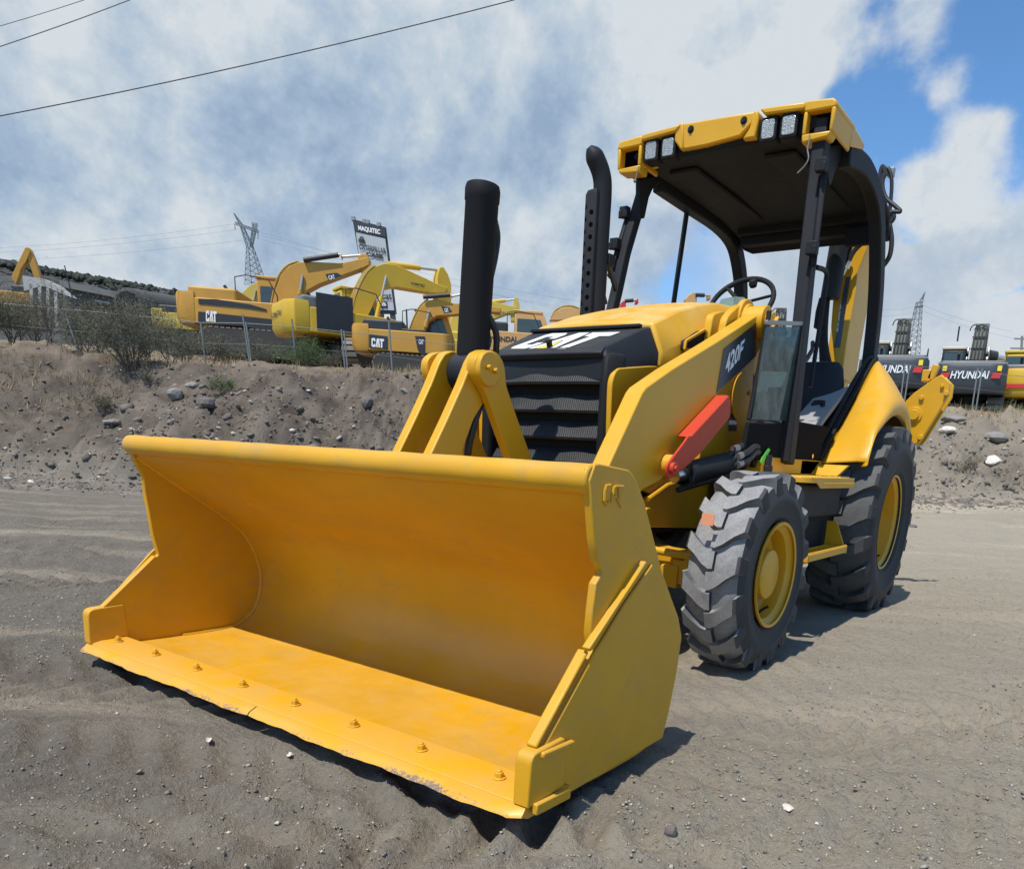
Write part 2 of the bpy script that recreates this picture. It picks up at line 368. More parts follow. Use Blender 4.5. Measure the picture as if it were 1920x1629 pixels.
def smooth_line(pts, n=6):
    """Catmull-Rom through points"""
    P_ = [np.array(p, float) for p in pts]; P_ = [2*P_[0]-P_[1]]+P_+[2*P_[-1]-P_[-2]]; out = []
    for i in range(1, len(P_)-2):
        a, b, c, d = P_[i-1:i+3]
        for j in range(n):
            t = j/n; out.append(tuple(0.5*(2*b+(c-a)*t+(2*a-5*b+4*c-d)*t*t+(3*b-a-3*c+d)*t**3)))
    out.append(tuple(P_[-2])); return out
# lettering -------------------------------------------------------------------
def text_geo(txt, bold=0.02, shear=0.0):
    cu = bpy.data.curves.new('t', 'FONT'); cu.body = txt; cu.offset = bold; cu.shear = shear; cu.resolution_u = 3
    ob = bpy.data.objects.new('t', cu); COL.objects.link(ob); dg = bpy.context.evaluated_depsgraph_get(); dg.update()
    me = bpy.data.meshes.new_from_object(ob.evaluated_get(dg))
    v = np.array([q.co[:2] for q in me.vertices]); f = [tuple(p.vertices) for p in me.polygons]
    bpy.data.objects.remove(ob); bpy.data.curves.remove(cu); bpy.data.meshes.remove(me)
    mn, mx = v.min(0), v.max(0); return (v-mn)/(mx-mn), f, (mx-mn)[0]/(mx-mn)[1]
def quad_map(q):                           # bilinear map of the unit square: bl, br, tr, tl
    q = [np.array(p, float) for p in q]
    return lambda u, v: (1-u)*(1-v)*q[0]+u*(1-v)*q[1]+u*v*q[2]+(1-u)*v*q[3]
def letters(txt, quad, mat, parent, name='lettering', bold=0.02, shear=0.0, push=None):
    v, f, _ = text_geo(txt, bold, shear); mp = quad_map(quad); m = MB()
    off = np.zeros(3) if push is None else np.array(push)
    m.add([mp(a, b)+off for a, b in v], f)
    return m.build(name, mat, parent, recalc=False, smooth=False)
LC = [(0.12, 0), (0.78, 0), (0.9, .12), (0.9, .37), (0.63, .37), (0.63, .24), (0.30, .24), (0.30, .76), (0.63, .76), (0.63, .63), (0.9, .63), (0.9, .88), (0.78, 1), (0.12, 1), (0, .88), (0, .12)]
LA = [(0.95, 0), (1.28, 1), (1.72, 1), (2.05, 0), (1.86, 0), (1.5, .56), (1.14, 0)]
LT = [(1.84, 1), (2.95, 1), (2.95, .76), (2.55, .76), (2.55, 0), (2.2, 0), (2.2, .76), (1.92, .76)]
LTRI = [(1.2, 0), (1.5, .47), (1.8, 0)]
def logo(quad, parent, push, white=None, tri=None):
    mp = quad_map(quad); off = np.array(push, float); m = MB()
    for L_ in (LC, LA, LT): m.add([mp(u/2.95, v)+off for u, v in L_], [tuple(range(len(L_)))])
    m.build('lettering', white or WHITE, parent, recalc=False, smooth=False)
    m = MB().add([mp(u/2.95, v)+off for u, v in LTRI], [(0, 1, 2)])
    m.build('emblem_triangle', tri or LOGOY, parent, recalc=False, smooth=False)
# ------------------------------------------------------------------ the backhoe loader
BH = empty('backhoe_loader', (0, 0, 0), 'large yellow backhoe loader in the foreground with its wide front bucket on the dirt', 'backhoe loader')
def mir(pts): return [(-x, y, z) for x, y, z in pts]
# ---- bucket
def bucket():
    X = 1.178
    prof = [(-1.878, .935), (-1.832, .869), (-1.72, .785), (-1.606, .708), (-1.48, .622), (-1.364, .532), (-1.30, .445), (-1.262, .36), (-1.253, .29), (-1.272, .205), (-1.318, .132), (-1.385, .085), (-1.45, .066), (-1.60, .062), (-1.80, .066), (-2.04, .076)]
    prof = [(a-.030*math.exp(-((c-.30)/.22)**2), c) for a, c in prof]; prof = smooth_line(prof, 4)
    outer = []
    for i, p in enumerate(prof):                       # parallel curve = plate thickness
        a = np.array(prof[max(0, i-1)]); b = np.array(prof[min(len(prof)-1, i+1)]); t = (b-a)/np.linalg.norm(b-a)
        outer.append((p[0]+(-t[1])*-0.022*-1*-1, p[1]+t[0]*-0.022*-1*-1) if False else (p[0]-t[1]*0.022*1.0, p[1]+t[0]*0.022*1.0))
    m = MB(); nx = 28
    loop = prof+outer[::-1]
    secs = []
    for k in range(nx+1):
        x = -X+2*X*k/nx
        dent = [0.006*math.sin(3.1*x+5*q[1])*math.exp(-((q[1]-.55)/.3)**2)+0.004*math.sin(7*x+9*q[1]) for q in loop]
        secs.append([(x, q[0]+(dent[i] if 6 < i < 40 else 0), q[1]) for i, q in enumerate(loop)])
    m.loft(secs)
    b = m.build('bucket', YELB, BH, 0, 50)
    # rolled top lip (pipe welded on the upper edge)
    lip = MB()
    n = 30; pts = [(-X-.008+(2*X+.016)*k/n, -1.842+.001*math.sin(9*k), .918+.0008*math.sin(2.2*k)) for k in range(n+1)]
    lip.tube(pts, .041, 18); lip.build('rolled_lip', YELB, b, 0.006)
    # side plates
    rear = yz([(1176, 893), (1194, 937), (1209, 995), (1227, 1070), (1254, 1158), (1258, 1194), (1249, 1260), (1238, 1335), (1229, 1381)], 1.165)
    front = yz([(1101, 869), (1090, 900), (1094.5, 950), (1099, 1008), (1103, 1043), (1116.6, 1070), (1103, 1092), (1097, 1140), (1093, 1185), (1099, 1216)], 1.165)
    low = yz([(997, 1401), (984, 1420)], 1.165)+[(-2.07, .062), (-1.88, .050)]
    top = yz([(1165, 880), (1110, 868)], 1.165)
    poly = rear[::-1]+top+front+low
    for s in (1, -1):
        fr = front
        if s < 0: fr = yz([(240, 822), (246, 850), (258, 875), (269, 895), (272, 925), (279, 960), (286, 1000), (292, 1022), (297, 1040)], -1.165)
        rr_ = [(a+(.035 if s > 0 else .07)*math.exp(-((c-.34)/.22)**2), c) for a, c in rear]
        p = rr_[::-1]+top+fr+low
        sp = MB().px(p, s*1.165, s*1.190); q = sp.build('side_plate', YELB, b, 0.004)
        # thicker lower cheek with its lit top edge
        wb_ = [(s*1.160, q_[0]-.004, q_[1]+.002) for q_ in prof[4:-6]]
        MB().tube(wb_, .009, 6).build('weld_bead', YELB, q)
        ck = yz([(1206, 1054), (1152, 1130), (1099, 1216), (997, 1401), (990, 1440), (1050, 1468), (1090, 1400), (1150, 1290), (1212, 1150)], 1.165)
        MB().px(ck, s*1.190, s*1.199).build('cheek_plate', YELB, q, 0.005)
        rib = yz([(1206, 1054), (1099, 1217)], 1.2)
        a0, a1 = rib
        if s < 0: a1 = (a0[0]*.25+a1[0]*.75, a0[1]*.25+a1[1]*.75)
        MB().bar((s*1.200, a0[0], a0[1]), (s*1.200, a1[0], a1[1]), .026, .014, (0, .5, .8)).build('wear_rib', YELB, q, 0.003)
        a2, a3 = yz([(1097, 1219), (999, 1400)], 1.185)
        if s < 0: a2, a3 = (-1.793, .440), (-2.035, .236)
        MB().bar((s*1.180, a2[0], a2[1]), (s*1.180, a3[0], a3[1]), .034, .012, (0, .4, .8)).build('side_cutter_bar', YELB, q, 0.005)
        ct = round_poly(yz([(978, 1512), (984, 1412), (1048, 1378), (1046, 1468)], 1.19), [0, .03, .01, 0])
        c = MB().px(ct, s*1.160, s*1.212); c.bar((s*1.216, -1.93, .078), (s*1.216, -2.085, .084), .02, .032); c.build('corner_cutter', YELB, q, 0.004)
        c2 = MB().bar((s*1.216, -1.92, .222), (s*1.214, -2.06, .226), .016, .018); c2.build('weld_strip', YELB, q, 0.005)
    # raised maker's mark on the visible cheek
    wl = MB(); x = 1.1915
    def st(pp): wl.tube([(x, *at(a, c, 'x', x)[1:]) for a, c in pp], .0045, 6)
    st([(1144, 909), (1136, 910), (1133, 920), (1132, 939)]); st([(1132, 939), (1137, 946), (1142, 940)])
    st([(1146, 942), (1150, 914), (1156, 911)]); st([(1147, 934), (1155, 930), (1164, 950)])
    st([(1153, 911), (1168, 912)]); st([(1160, 913), (1161, 934)])
    wl.build('raised_lettering', YELB, b)
    # cutting edge: base plate, bolt-on blade with a crack, bolts
    ce = MB()
    pr = [(-2.098, .078), (-2.094, .093), (-2.06, .100), (-1.955, .100), (-1.940, .086), (-1.94, .060), (-2.09, .060)]
    ce.loft([[(xx, a, c) for a, c in pr] for xx in np.linspace(-1.192, 1.192, 25)])
    c = ce.build('cutting_edge', EDGE, BH, 0.002, 40)
    bl = MB(); xs = np.concatenate([np.linspace(-1.2, .02, 40), np.linspace(.026, 1.2, 40)])
    secs = []
    for xx in xs:
        w = .004*math.sin(11*xx)+.003*math.sin(29*xx+1)+.002*math.sin(67*xx)
        tp = .05 if abs(xx) > 1.17 else 0
        secs.append([(xx, -2.140+w+tp*.5, .066), (xx, -2.132+w+tp*.5, .076), (xx, -2.10, .088), (xx, -1.97, .078), (xx, -1.97, .052), (xx, -2.11+w+tp*.5, .054)])
    bl.loft(secs[:40]); bl.loft(secs[40:]); bl.build('wear_blade', EDGE, c, 0.0, 30)
    for i in range(8):
        xx = -1.091+i*.305; bo = MB()
        bo.cyl((xx, -2.022, .1), (xx, -2.022, .105), .0195, n=20)
        bo.cyl((xx, -2.022, .104), (xx, -2.022, .120), .0135, n=6); bo.cyl((xx, -2.022, .120), (xx, -2.022, .126), .008, .006, n=14)
        bo.build('bolt', YEL, c, 0.0015)
    # hinge brackets at the back of the bucket
    for sx in (-.66, -.48, .48, .66):
        hb = MB(); hb.px([(-1.29, .50), (-1.16, .50), (-1.08, .35), (-1.10, .20), (-1.24, .14), (-1.235, .35)], sx-.015, sx+.015)
        hb.build('hinge_bracket', YEL, b, 0.004)
bucket()
# ---- loader arms
AX = 0.60
arm_px = [(1141, 874), (1204.5, 736), (1212, 726), (1260, 692), (1345, 640), (1418, 592), (1432, 590), (1440, 606), (1436, 632), (1418, 668), (1345, 738), (1335, 757), (1275, 812), (1261, 843), (1262, 870), (1238, 902), (1206, 918), (1194, 932)]
arm_yz = yz(arm_px, AX)
arm_yz = arm_yz + [(-.66, .70), (-.95, .42), (-1.20, .22), (-1.27, .26), (-1.22, .40), (-1.02, .70)]
def arms():
    for s in (1, -1):
        m = MB().px(arm_yz, s*(AX-.085), s*AX)
        a = m.build('loader_arm', YEL, BH, 0.006)
        pv = at(1429, 606, 'x', AX)
        k = MB(); k.cyl((s*(AX-.10), pv[1], pv[2]), (s*(AX+.030), pv[1], pv[2]), .085, n=36); k.cyl((s*(AX+.03), pv[1], pv[2]), (s*(AX+.062), pv[1], pv[2]), .052, n=30)
        k.bar((s*(AX+.066), pv[1]-.03, pv[2]-.035), (s*(AX+.066), pv[1]+.03, pv[2]+.03), .014, .03, (1, 0, 0))
        k.cyl((s*(AX+.06), pv[1]+.028, pv[2]-.02), (s*(AX+.078), pv[1]+.028, pv[2]-.02), .012, n=6)
        k.build('pivot_pin', YEL, a, 0.004)
        b0 = at(1247, 872, 'x', AX)
        k = MB(); k.cyl((s*(AX-.09), b0[1], b0[2]), (s*(AX+.045), b0[1], b0[2]), .048, n=28); k.cyl((s*(AX+.04), b0[1], b0[2]), (s*(AX+.06), b0[1], b0[2]), .036, n=24)
        k.build('pin_boss', YEL, a, 0.004)
        # model decal on the outer face
        if s > 0:
            dq = [tuple(at(a_, b_, 'x', AX+.002)) for a_, b_ in ((1344, 737), (1356, 668), (1420, 622), (1420, 606), (1411, 601), (1416, 600), (1424, 603), (1419, 662))]
            q = [at(a_, b_, 'x', AX+.0025) for a_, b_ in ((1343.5, 737), (1417.5, 668), (1420, 604), (1357, 654))]
            MB().add([tuple(p) for p in q], [(0, 1, 2, 3)]).build('model_decal', NAVY, a, smooth=False)
            rq = [at(a_, b_, 'x', AX+.0035) for a_, b_ in ((1414, 671.5), (1417.5, 668), (1420, 604), (1417, 606.5))]
            MB().add([tuple(p) for p in rq], [(0, 1, 2, 3)]).build('decal_red_end', REDP, a, smooth=False)
            lq = [at(a_, b_, 'x', AX+.0045) for a_, b_ in ((1360.5, 704), (1390, 671), (1397, 634.5), (1361, 667))]
            letters('420F', lq, WHITE, a, bold=.03)
    # cross tube between the arms, in front of the grille
    MB().cyl((-AX+.05, -.93, .68), (AX-.05, -.93, .68), .075, n=28).build('cross_tube', YEL, BH)
    # red lock strut stored on the left arm
    y0, z0 = at(1256, 880, 'x', .665)[1:]; y1, z1 = at(1367, 755, 'x', .665)[1:]
    d = np.array([y1-y0, z1-z0]); Ln = np.linalg.norm(d); d /= Ln; nn = np.array([-d[1], d[0]])
    def q(t, w): return (y0+d[0]*t+nn[0]*w, z0+d[1]*t+nn[1]*w)
    prf = [q(-.03, -.035), q(-.045, 0), q(-.03, .035), q(.16, .052), q(.20, .060), q(.22, .045), q(Ln, .040), q(Ln+.01, .0), q(Ln-.02, -.065), q(.30, -.075), q(.12, -.060)]
    m = MB().px(round_poly(prf, .015, 3), .660, .672)
    flange = [q(.22, .045), q(Ln, .040), q(Ln, .028), q(.22, .033)]
    m.px(flange, .600, .664)
    m.px([q(Ln-.02, .03), q(Ln, .03), q(Ln-.03, -.06), q(Ln-.05, -.06)], .61, .662)
    st = m.build('lock_strut', REDP, BH, 0.004)
    k = MB(); k.cyl((.664, y0+.005, z0+.005), (.690, y0+.005, z0+.005), .026, n=22); k.cyl((.688, y0+.005, z0+.005), (.698, y0+.005, z0+.005), .015, n=6)
    k.build('strut_pin', REDP, st, 0.003)
    # lift cylinders with their hoses
    for s in (1, -1):
        a = np.array([s*.630, -.33, .905]); b = np.array([s*.630, .55, 1.015])
        u = (b-a)/np.linalg.norm(b-a)
        c = MB(); c.cyl(tuple(a+u*.10), tuple(a+u*.74), .054, n=28); c.cyl(tuple(a+u*.10), tuple(a+u*.16), .060, n=28); c.cyl(tuple(a+u*.70), tuple(a+u*.76), .060, n=28)
        c.tube([tuple(a+np.array([0, .05, -.062])), tuple(a+u*.3+np.array([0, 0, -.066])), tuple(a+u*.68+np.array([0, 0, -.066]))], .014, 10)
        lc = c.build('lift_cylinder', BLK, BH, 0.003)
        MB().cyl(tuple(a), tuple(a+u*.12), .030, n=20).build('piston_rod', STEEL, lc)
        e = MB(); e.cyl((s*.59, b[1], b[2]), (s*.67, b[1], b[2]), .055, n=24); e.build('cylinder_eye', BLK, lc, .003)
        if s > 0:
            for k_, (dz, dx) in enumerate(((.055, .03), (.02, .055), (-.02, .06))):
                h = smooth_line([(.63, .16, .965), (.63+dx*.8, .24, .985+dz*.8), (.64+dx, .34, 1.015+dz), (.63+dx, .46, 1.055+dz*.8), (.60+dx, .58, 1.04+dz*.5), (.56, .68, .98+dz*.4)], 6)
                MB().tube(h, .017, 10).build('hydraulic_hose', HOSE, lc)
                f = MB().cyl((.632+dx, .235, .989+dz), (.638+dx, .275, .998+dz), .0195, n=12); f.build('hose_fitting', DSTEEL, lc)
            tg = [at(a_, b_, 'x', .70) for a_, b_ in ((1423, 866), (1428, 869), (1439, 851), (1443, 843), (1440, 840), (1436, 845))]
            MB().prism([tuple(p) for p in tg], (.004, 0, 0)).build('lime_tag', LIME, BH)
            f = MB().cyl((.70, .62, .97), (.70, .62, 1.03), .028, n=18); f.cyl((.70, .62, .93), (.70, .62, .975), .036, n=18); f.build('breather_cap', DGREY, BH, .003)
arms()
# ---- tilt linkage in the middle
def linkage():
    L1 = [(807, 853), (840, 783), (869, 718), (884, 678), (894, 661), (908, 655), (922, 660), (930, 675), (926, 700), (909, 752), (888.5, 786), (872, 832), (865, 858)]
    L2 = [(885, 690), (886, 672), (897, 660), (914, 656), (930, 663), (941, 684), (943, 704), (944, 722), (962, 775), (995, 868), (953, 866), (930, 802), (912, 752), (903, 730), (890, 712)]
    y = yz(L1, .11); lo = [(-1.36, .70), (-1.42, .66), (-1.48, .70)]
    y2 = yz(L2, .135)
    i = 9
    y2 = y2[:10]+[(y2[9][0]+.10, .72), (y2[10][0]+.05, .70)]+y2[10:]
    pin = at(916, 692, 'x', .16)
    for s in (1, -1):
        MB().px(round_poly(y+lo, .012, 2), s*.065, s*.110).build('front_tilt_link', YEL, BH, 0.005)
        MB().px(round_poly(y2, .02, 3), s*.112, s*.150).build('rear_tilt_link', YEL, BH, 0.005)
    k = MB(); k.cyl((.10, pin[1], pin[2]), (.172, pin[1], pin[2]), .066, n=40); 0
    pp = k.build('link_pin', YEL, BH, 0.004)
    for dy, dz in ((-.018, .004), (.022, -.004)):
        b = MB().cyl((.174, pin[1]+dy, pin[2]+dz), (.190, pin[1]+dy, pin[2]+dz), .011, n=6); b.build('bolt', YEL, pp, .0015)
    # tilt cylinder standing upright from the links
    b0 = at(884, 700, 'x', 0.0); t0 = at(905.5, 352, 'x', 0.0)
    b0 = np.array(b0); t0 = np.array(t0); u = (t0-b0)/np.linalg.norm(t0-b0); Ln = np.linalg.norm(t0-b0)
    r = .0665
    c = MB(); c.lathe([(0, .06), (r*.93, .06), (r, .075), (r, Ln-.055), (r*1.05, Ln-.05), (r*1.06, Ln-.01), (r*1.0, Ln+.005), (r*.8, Ln+.008), (r*.78, Ln-.004), (0, Ln-.004)], b0, u, 40)
    tc = c.build('tilt_cylinder', BLKM, BH, 0.0, 40)
    c = MB(); c.cyl((-.064, b0[1]-.005, b0[2]+.0), (.064, b0[1]-.005, b0[2]+.0), .080, n=30); c.cyl(tuple(b0-u*.03), tuple(b0+u*.085), .062, n=30)
    c.build('cylinder_head', DGREY, tc, 0.006)
    # hoses behind the cylinder
    def C_(px, py, x): return tuple(at(px, py, 'x', x))
    MB().tube(smooth_line([C_(914, 590, .05), C_(926, 612, .06), C_(931, 632, .06), C_(930, 660, .05), C_(928, 690, .03)], 6), .014, 10).build('hydraulic_hose', HOSE, tc)
    MB().tube(smooth_line([C_(905, 700, .09), C_(903, 745, .09), C_(890, 790, .09), C_(880, 830, .08), C_(874, 870, .06)], 6), .016, 10).build('hydraulic_hose', HOSE, tc)
    MB().tube(smooth_line([C_(911, 660, .04), C_(916, 640, .05), C_(912, 615, .04)], 5), .012, 10).build('hydraulic_hose', HOSE, tc)
    g = smooth_line([tuple(t0-u*.10+np.array([.01, .065, 0])), tuple(t0-u*.16+np.array([.012, .088, 0])), tuple(t0-u*.24+np.array([.012, .082, 0])), tuple(t0-u*.34+np.array([.01, .06, 0]))], 6)
    MB().tube(g, .016, 10).build('hydraulic_hose', HOSE, tc)
linkage()
# ---- bonnet, nose and grille
def bonnet():
    # black nose: sloping top panel and cheek panels
    def sec(y, z, w, wb, zs, zb):      # half section: top flat half-width, side half-width, z of shoulder bottom, z bottom
        return [(-wb, y, zb), (-wb, y, zs), (-w, y, z), (w, y, z), (wb, y, zs), (wb, y, zb)]
    nose = MB(); nose.loft([sec(-.505, 1.425, .300, .345, 1.39, 1.30), sec(-.495, 1.447, .309, .352, 1.40, 1.30), sec(-.35, 1.508, .322, .372, 1.43, 1.345), sec(-.199, 1.570, .334, .388, 1.46, 1.37), sec(-.13, 1.585, .336, .392, 1.47, 1.385)])
    n = nose.build('nose_panel', DGREY, BH, 0.012, 30)
    MB().bar((-.325, -.205, 1.578), (.325, -.205, 1.578), .03, .016).build('nose_hinge_strip', BLK, n, .004)
    # pressed lower lip
    lp = MB(); lp.loft([[(x, -.520+.10*x*x, 1.395), (x, -.535+.10*x*x, 1.42), (x, -.500+.10*x*x, 1.452-.012*x*x), (x, -.47, 1.43)] for x in np.linspace(-.318, .318, 13)])
    lp.build('nose_lip', DGREY, n, .005)
    kb = MB().cyl((0, -.478, 1.455), (0, -.487, 1.478), .014, n=16); kb.cyl((0, -.49, 1.474), (0, -.492, 1.487), .019, .015, n=18); kb.build('latch_knob', BLK, n, .002)
    # maker's letters on the top panel: bottom edge near the lip
    def top(x, y):
        z = 1.447+(y+.495)*(1.570-1.447)/(.296)
        return (x, y, z+.0025)
    bl = at(952, 653, 'z', 1.46); br = at(1112, 652, 'z', 1.46); tr = at(1163, 622, 'z', 1.553); tl = at(1030, 625, 'z', 1.553)
    up = Vector((0, -(1.570-1.447), .296)).normalized()
    def on(px, py):                                   # ray meets the sloping panel
        d = ray(px, py); nrm = np.array([0, -(1.570-1.447), .296]); p0 = np.array([0, -.495, 1.447+.003]); t = ((p0-CAM) @ nrm)/(d @ nrm); return CAM+t*d
    logo([on(953, 653.5), on(1077, 653.5), on(1163, 622.5), on(1031, 625)], n, (0, 0, 0))
    # yellow bonnet
    hs = []
    for y, z, w, wb, zs, zb in ((-.135, 1.600, .345, .405, 1.47, 1.40), (-.11, 1.612, .352, .41, 1.475, 1.40), (.15, 1.705, .330, .42, 1.57, 1.42), (.40, 1.775, .315, .43, 1.63, 1.44), (.62, 1.822, .305, .44, 1.68, 1.46), (.80, 1.838, .31, .45, 1.70, 1.48), (.98, 1.825, .33, .47, 1.71, 1.48)):
        hs.append([(-wb, y, zb), (-wb, y, zs), (-w, y, z), (-w*.5, y, z+.012), (0, y, z+.016), (w*.5, y, z+.012), (w, y, z), (wb, y, zs), (wb, y, zb)])
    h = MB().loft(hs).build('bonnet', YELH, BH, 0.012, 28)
    # side vent opening with its rim, both sides
    for s in (1, -1):
        v = yz([(1279, 656), (1281, 640), (1316, 619), (1320, 625), (1313, 655)], .428)
        MB().px(round_poly(v, .015, 3), s*.405, s*.440).build('side_vent', BLKM, h)
        rim = MB(); vv = [(s*.442, a, c) for a, c in v]
        for i in range(len(vv)): rim.bar(vv[i], vv[(i+1) % len(vv)], .014, .014)
        rim.build('vent_rim', YEL, h, .003)
        # raised shoulder pad behind the vent
        pd = yz([(1322, 640), (1330, 590), (1350, 583), (1362, 592), (1345, 640)], .44)
        MB().px(round_poly(pd, .03, 3), s*.42, s*.462).build('bonnet_shoulder', YEL, h, .01)
    # engine side panels below the bonnet
    for s in (1, -1):
        p = [(-.535, 1.30), (-.50, 1.355), (-.20, 1.40), (.30, 1.46), (1.0, 1.50), (1.0, .80), (-.10, .80), (-.52, .95)]
        MB().px(round_poly(p, .03, 3), s*.365, s*.392).build('engine_side_panel', YEL, BH, .005)
    # grille housing
    g = MB()
    for s in (1, -1):
        c = [(s*.315, -.52), (s*.352, -.545), (s*.385, -.51), (s*.392, -.44), (s*.315, -.42)]
        g.loft([[(x, y, z) for x, y in c] for z in (.80, 1.28)] + [[(x*.985, y+.015, 1.385) for x, y in c], [(x*.94, y+.05, 1.425) for x, y in c]])
    g.box(-.33, .33, -.44, -.40, .80, 1.43); g.box(-.33, .33, -.50, -.42, .78, .84)
    gr = g.build('grille_housing', BLKM, BH, .012, 40)
    rows = [(1.385, 1.300), (1.245, 1.175), (1.125, 1.055), (1.005, .945), (.90, .85)]
    for i, (zt, zb) in enumerate(rows):
        sl = MB(); nx = 14; secs = []
        for k in range(nx+1):
            x = -.314+.628*k/nx; bow = -.018*(1-(x/.314)**2); wv = .004*math.sin(23*x+i*2)
            secs.append([(x, -.455+bow+wv, zt), (x, -.505+bow+wv, zb), (x, -.500+bow+wv, zb-.012), (x, -.445+bow, zt-.014)])
        sl.loft(secs); sl.build('grille_slat', SCREEN, gr, 0, 30)
    # frame, front axle support and bumper block behind the bucket
    fb = yz([(1198, 945), (1262, 905), (1352, 889), (1360, 985), (1312, 990), (1205, 988)], .40)
    for s in (1, -1):
        f = MB().px(fb, s*.36, s*.40).build('front_frame_plate', YEL, BH, .004)
        tp = yz([(1216, 936), (1252, 910), (1264, 906)], .41)
        MB().tube([(s*.405, a, c) for a, c in tp], .012, 8).build('weld_bead', YEL, f)
        MB().cyl((s*.39, -.20, .70), (s*.44, -.20, .70), .045, n=22).build('frame_boss', YEL, f, .004)
    MB().box(-.36, .36, -.30, 1.4, .60, .85).build('chassis', BLKM, BH, .01)
bonnet()
# ---- loader tower beside the bonnet
def tower():
    for s in (1, -1):
        p = [(.36, 1.70), (.52, 1.79), (.70, 1.80), (.76, 1.70), (.79, 1.45), (.80, .93), (.18, .93), (.20, 1.15), (.30, 1.45)]
        t = MB().px(round_poly(p, .04, 3), s*.455, s*.500).build('loader_tower', YEL, BH, .006)
        c = at(1405, 606, 'x', .5)
        k = MB()
        for r, x1 in ((.115, .512), (.09, .53), (.07, .545)): k.cyl((s*.48, .60, 1.71), (s*x1, .60, 1.71), r, n=36)
        k.build('pivot_boss', YEL, t, .005)
        k = MB(); k.lathe([(.10, 0), (.13, .006), (.13, .012), (0, .016)], (s*.50, .63, 1.33), (s, 0, 0), 36); k.build('cover_disc', YEL, t)
        MB().cyl((s*.51, .72, 1.36), (s*.522, .72, 1.36), .012, n=10).build('bolt', YEL, t)
        if s > 0:
            for (a, b, mm, nm) in ((776, 808, NAVY, 'warning_decal'), (788, 796, WHITE, 'decal_white_band')):
                q = [at(x_, y_, 'x', .503 if mm is NAVY else .5045) for x_, y_ in ((1366, b), (1381.5, b), (1382, a), (1367, a))]
                MB().add([tuple(v) for v in q], [(0, 1, 2, 3)]).build(nm, mm, t, smooth=False)
    MB().box(-.45, .45, .80, .84, 1.0, 1.75).build('bulkhead', BLKM, BH, .006)
tower()
# ---- wheels
def lug_ring(m, xc, w, R, h, n, side, face):
    """lugs of one half of the tread. side=+1/-1 half, slanting towards the shoulder"""
    for k in range(n):
        ph0 = 2*math.pi*(k+(0.0 if side > 0 else .5))/n
        st = []                                    # stations: (u, dphi centre, half width phi, top radius, base radius)
        pitch = 2*math.pi/n
        for u, dp, hw, rt, rb in ((-.10, .02, .20, R+h*.98, R-.02), (.06, .02, .21, R+h, R-.02), (.30, .10, .19, R+h, R-.02), (.62, .30, .18, R+h*.97, R-.025), (.90, .46, .20, R+h*.86, R-.04), (.985, .48, .20, R+h*.45, R-.06), (1.02, .49, .17, R-.045, R-.10)):
            x = xc+side*u*w/2; c = ph0+dp*pitch; a = hw*pitch
            q = []
            for rr, aa in ((rb, a*1.22), (rt, a), (rt, -a), (rb, -a*1.22)):
                f = c+aa; q.append((x, -math.cos(f)*rr, math.sin(f)*rr))
            st.append(q)
        m.loft(st)
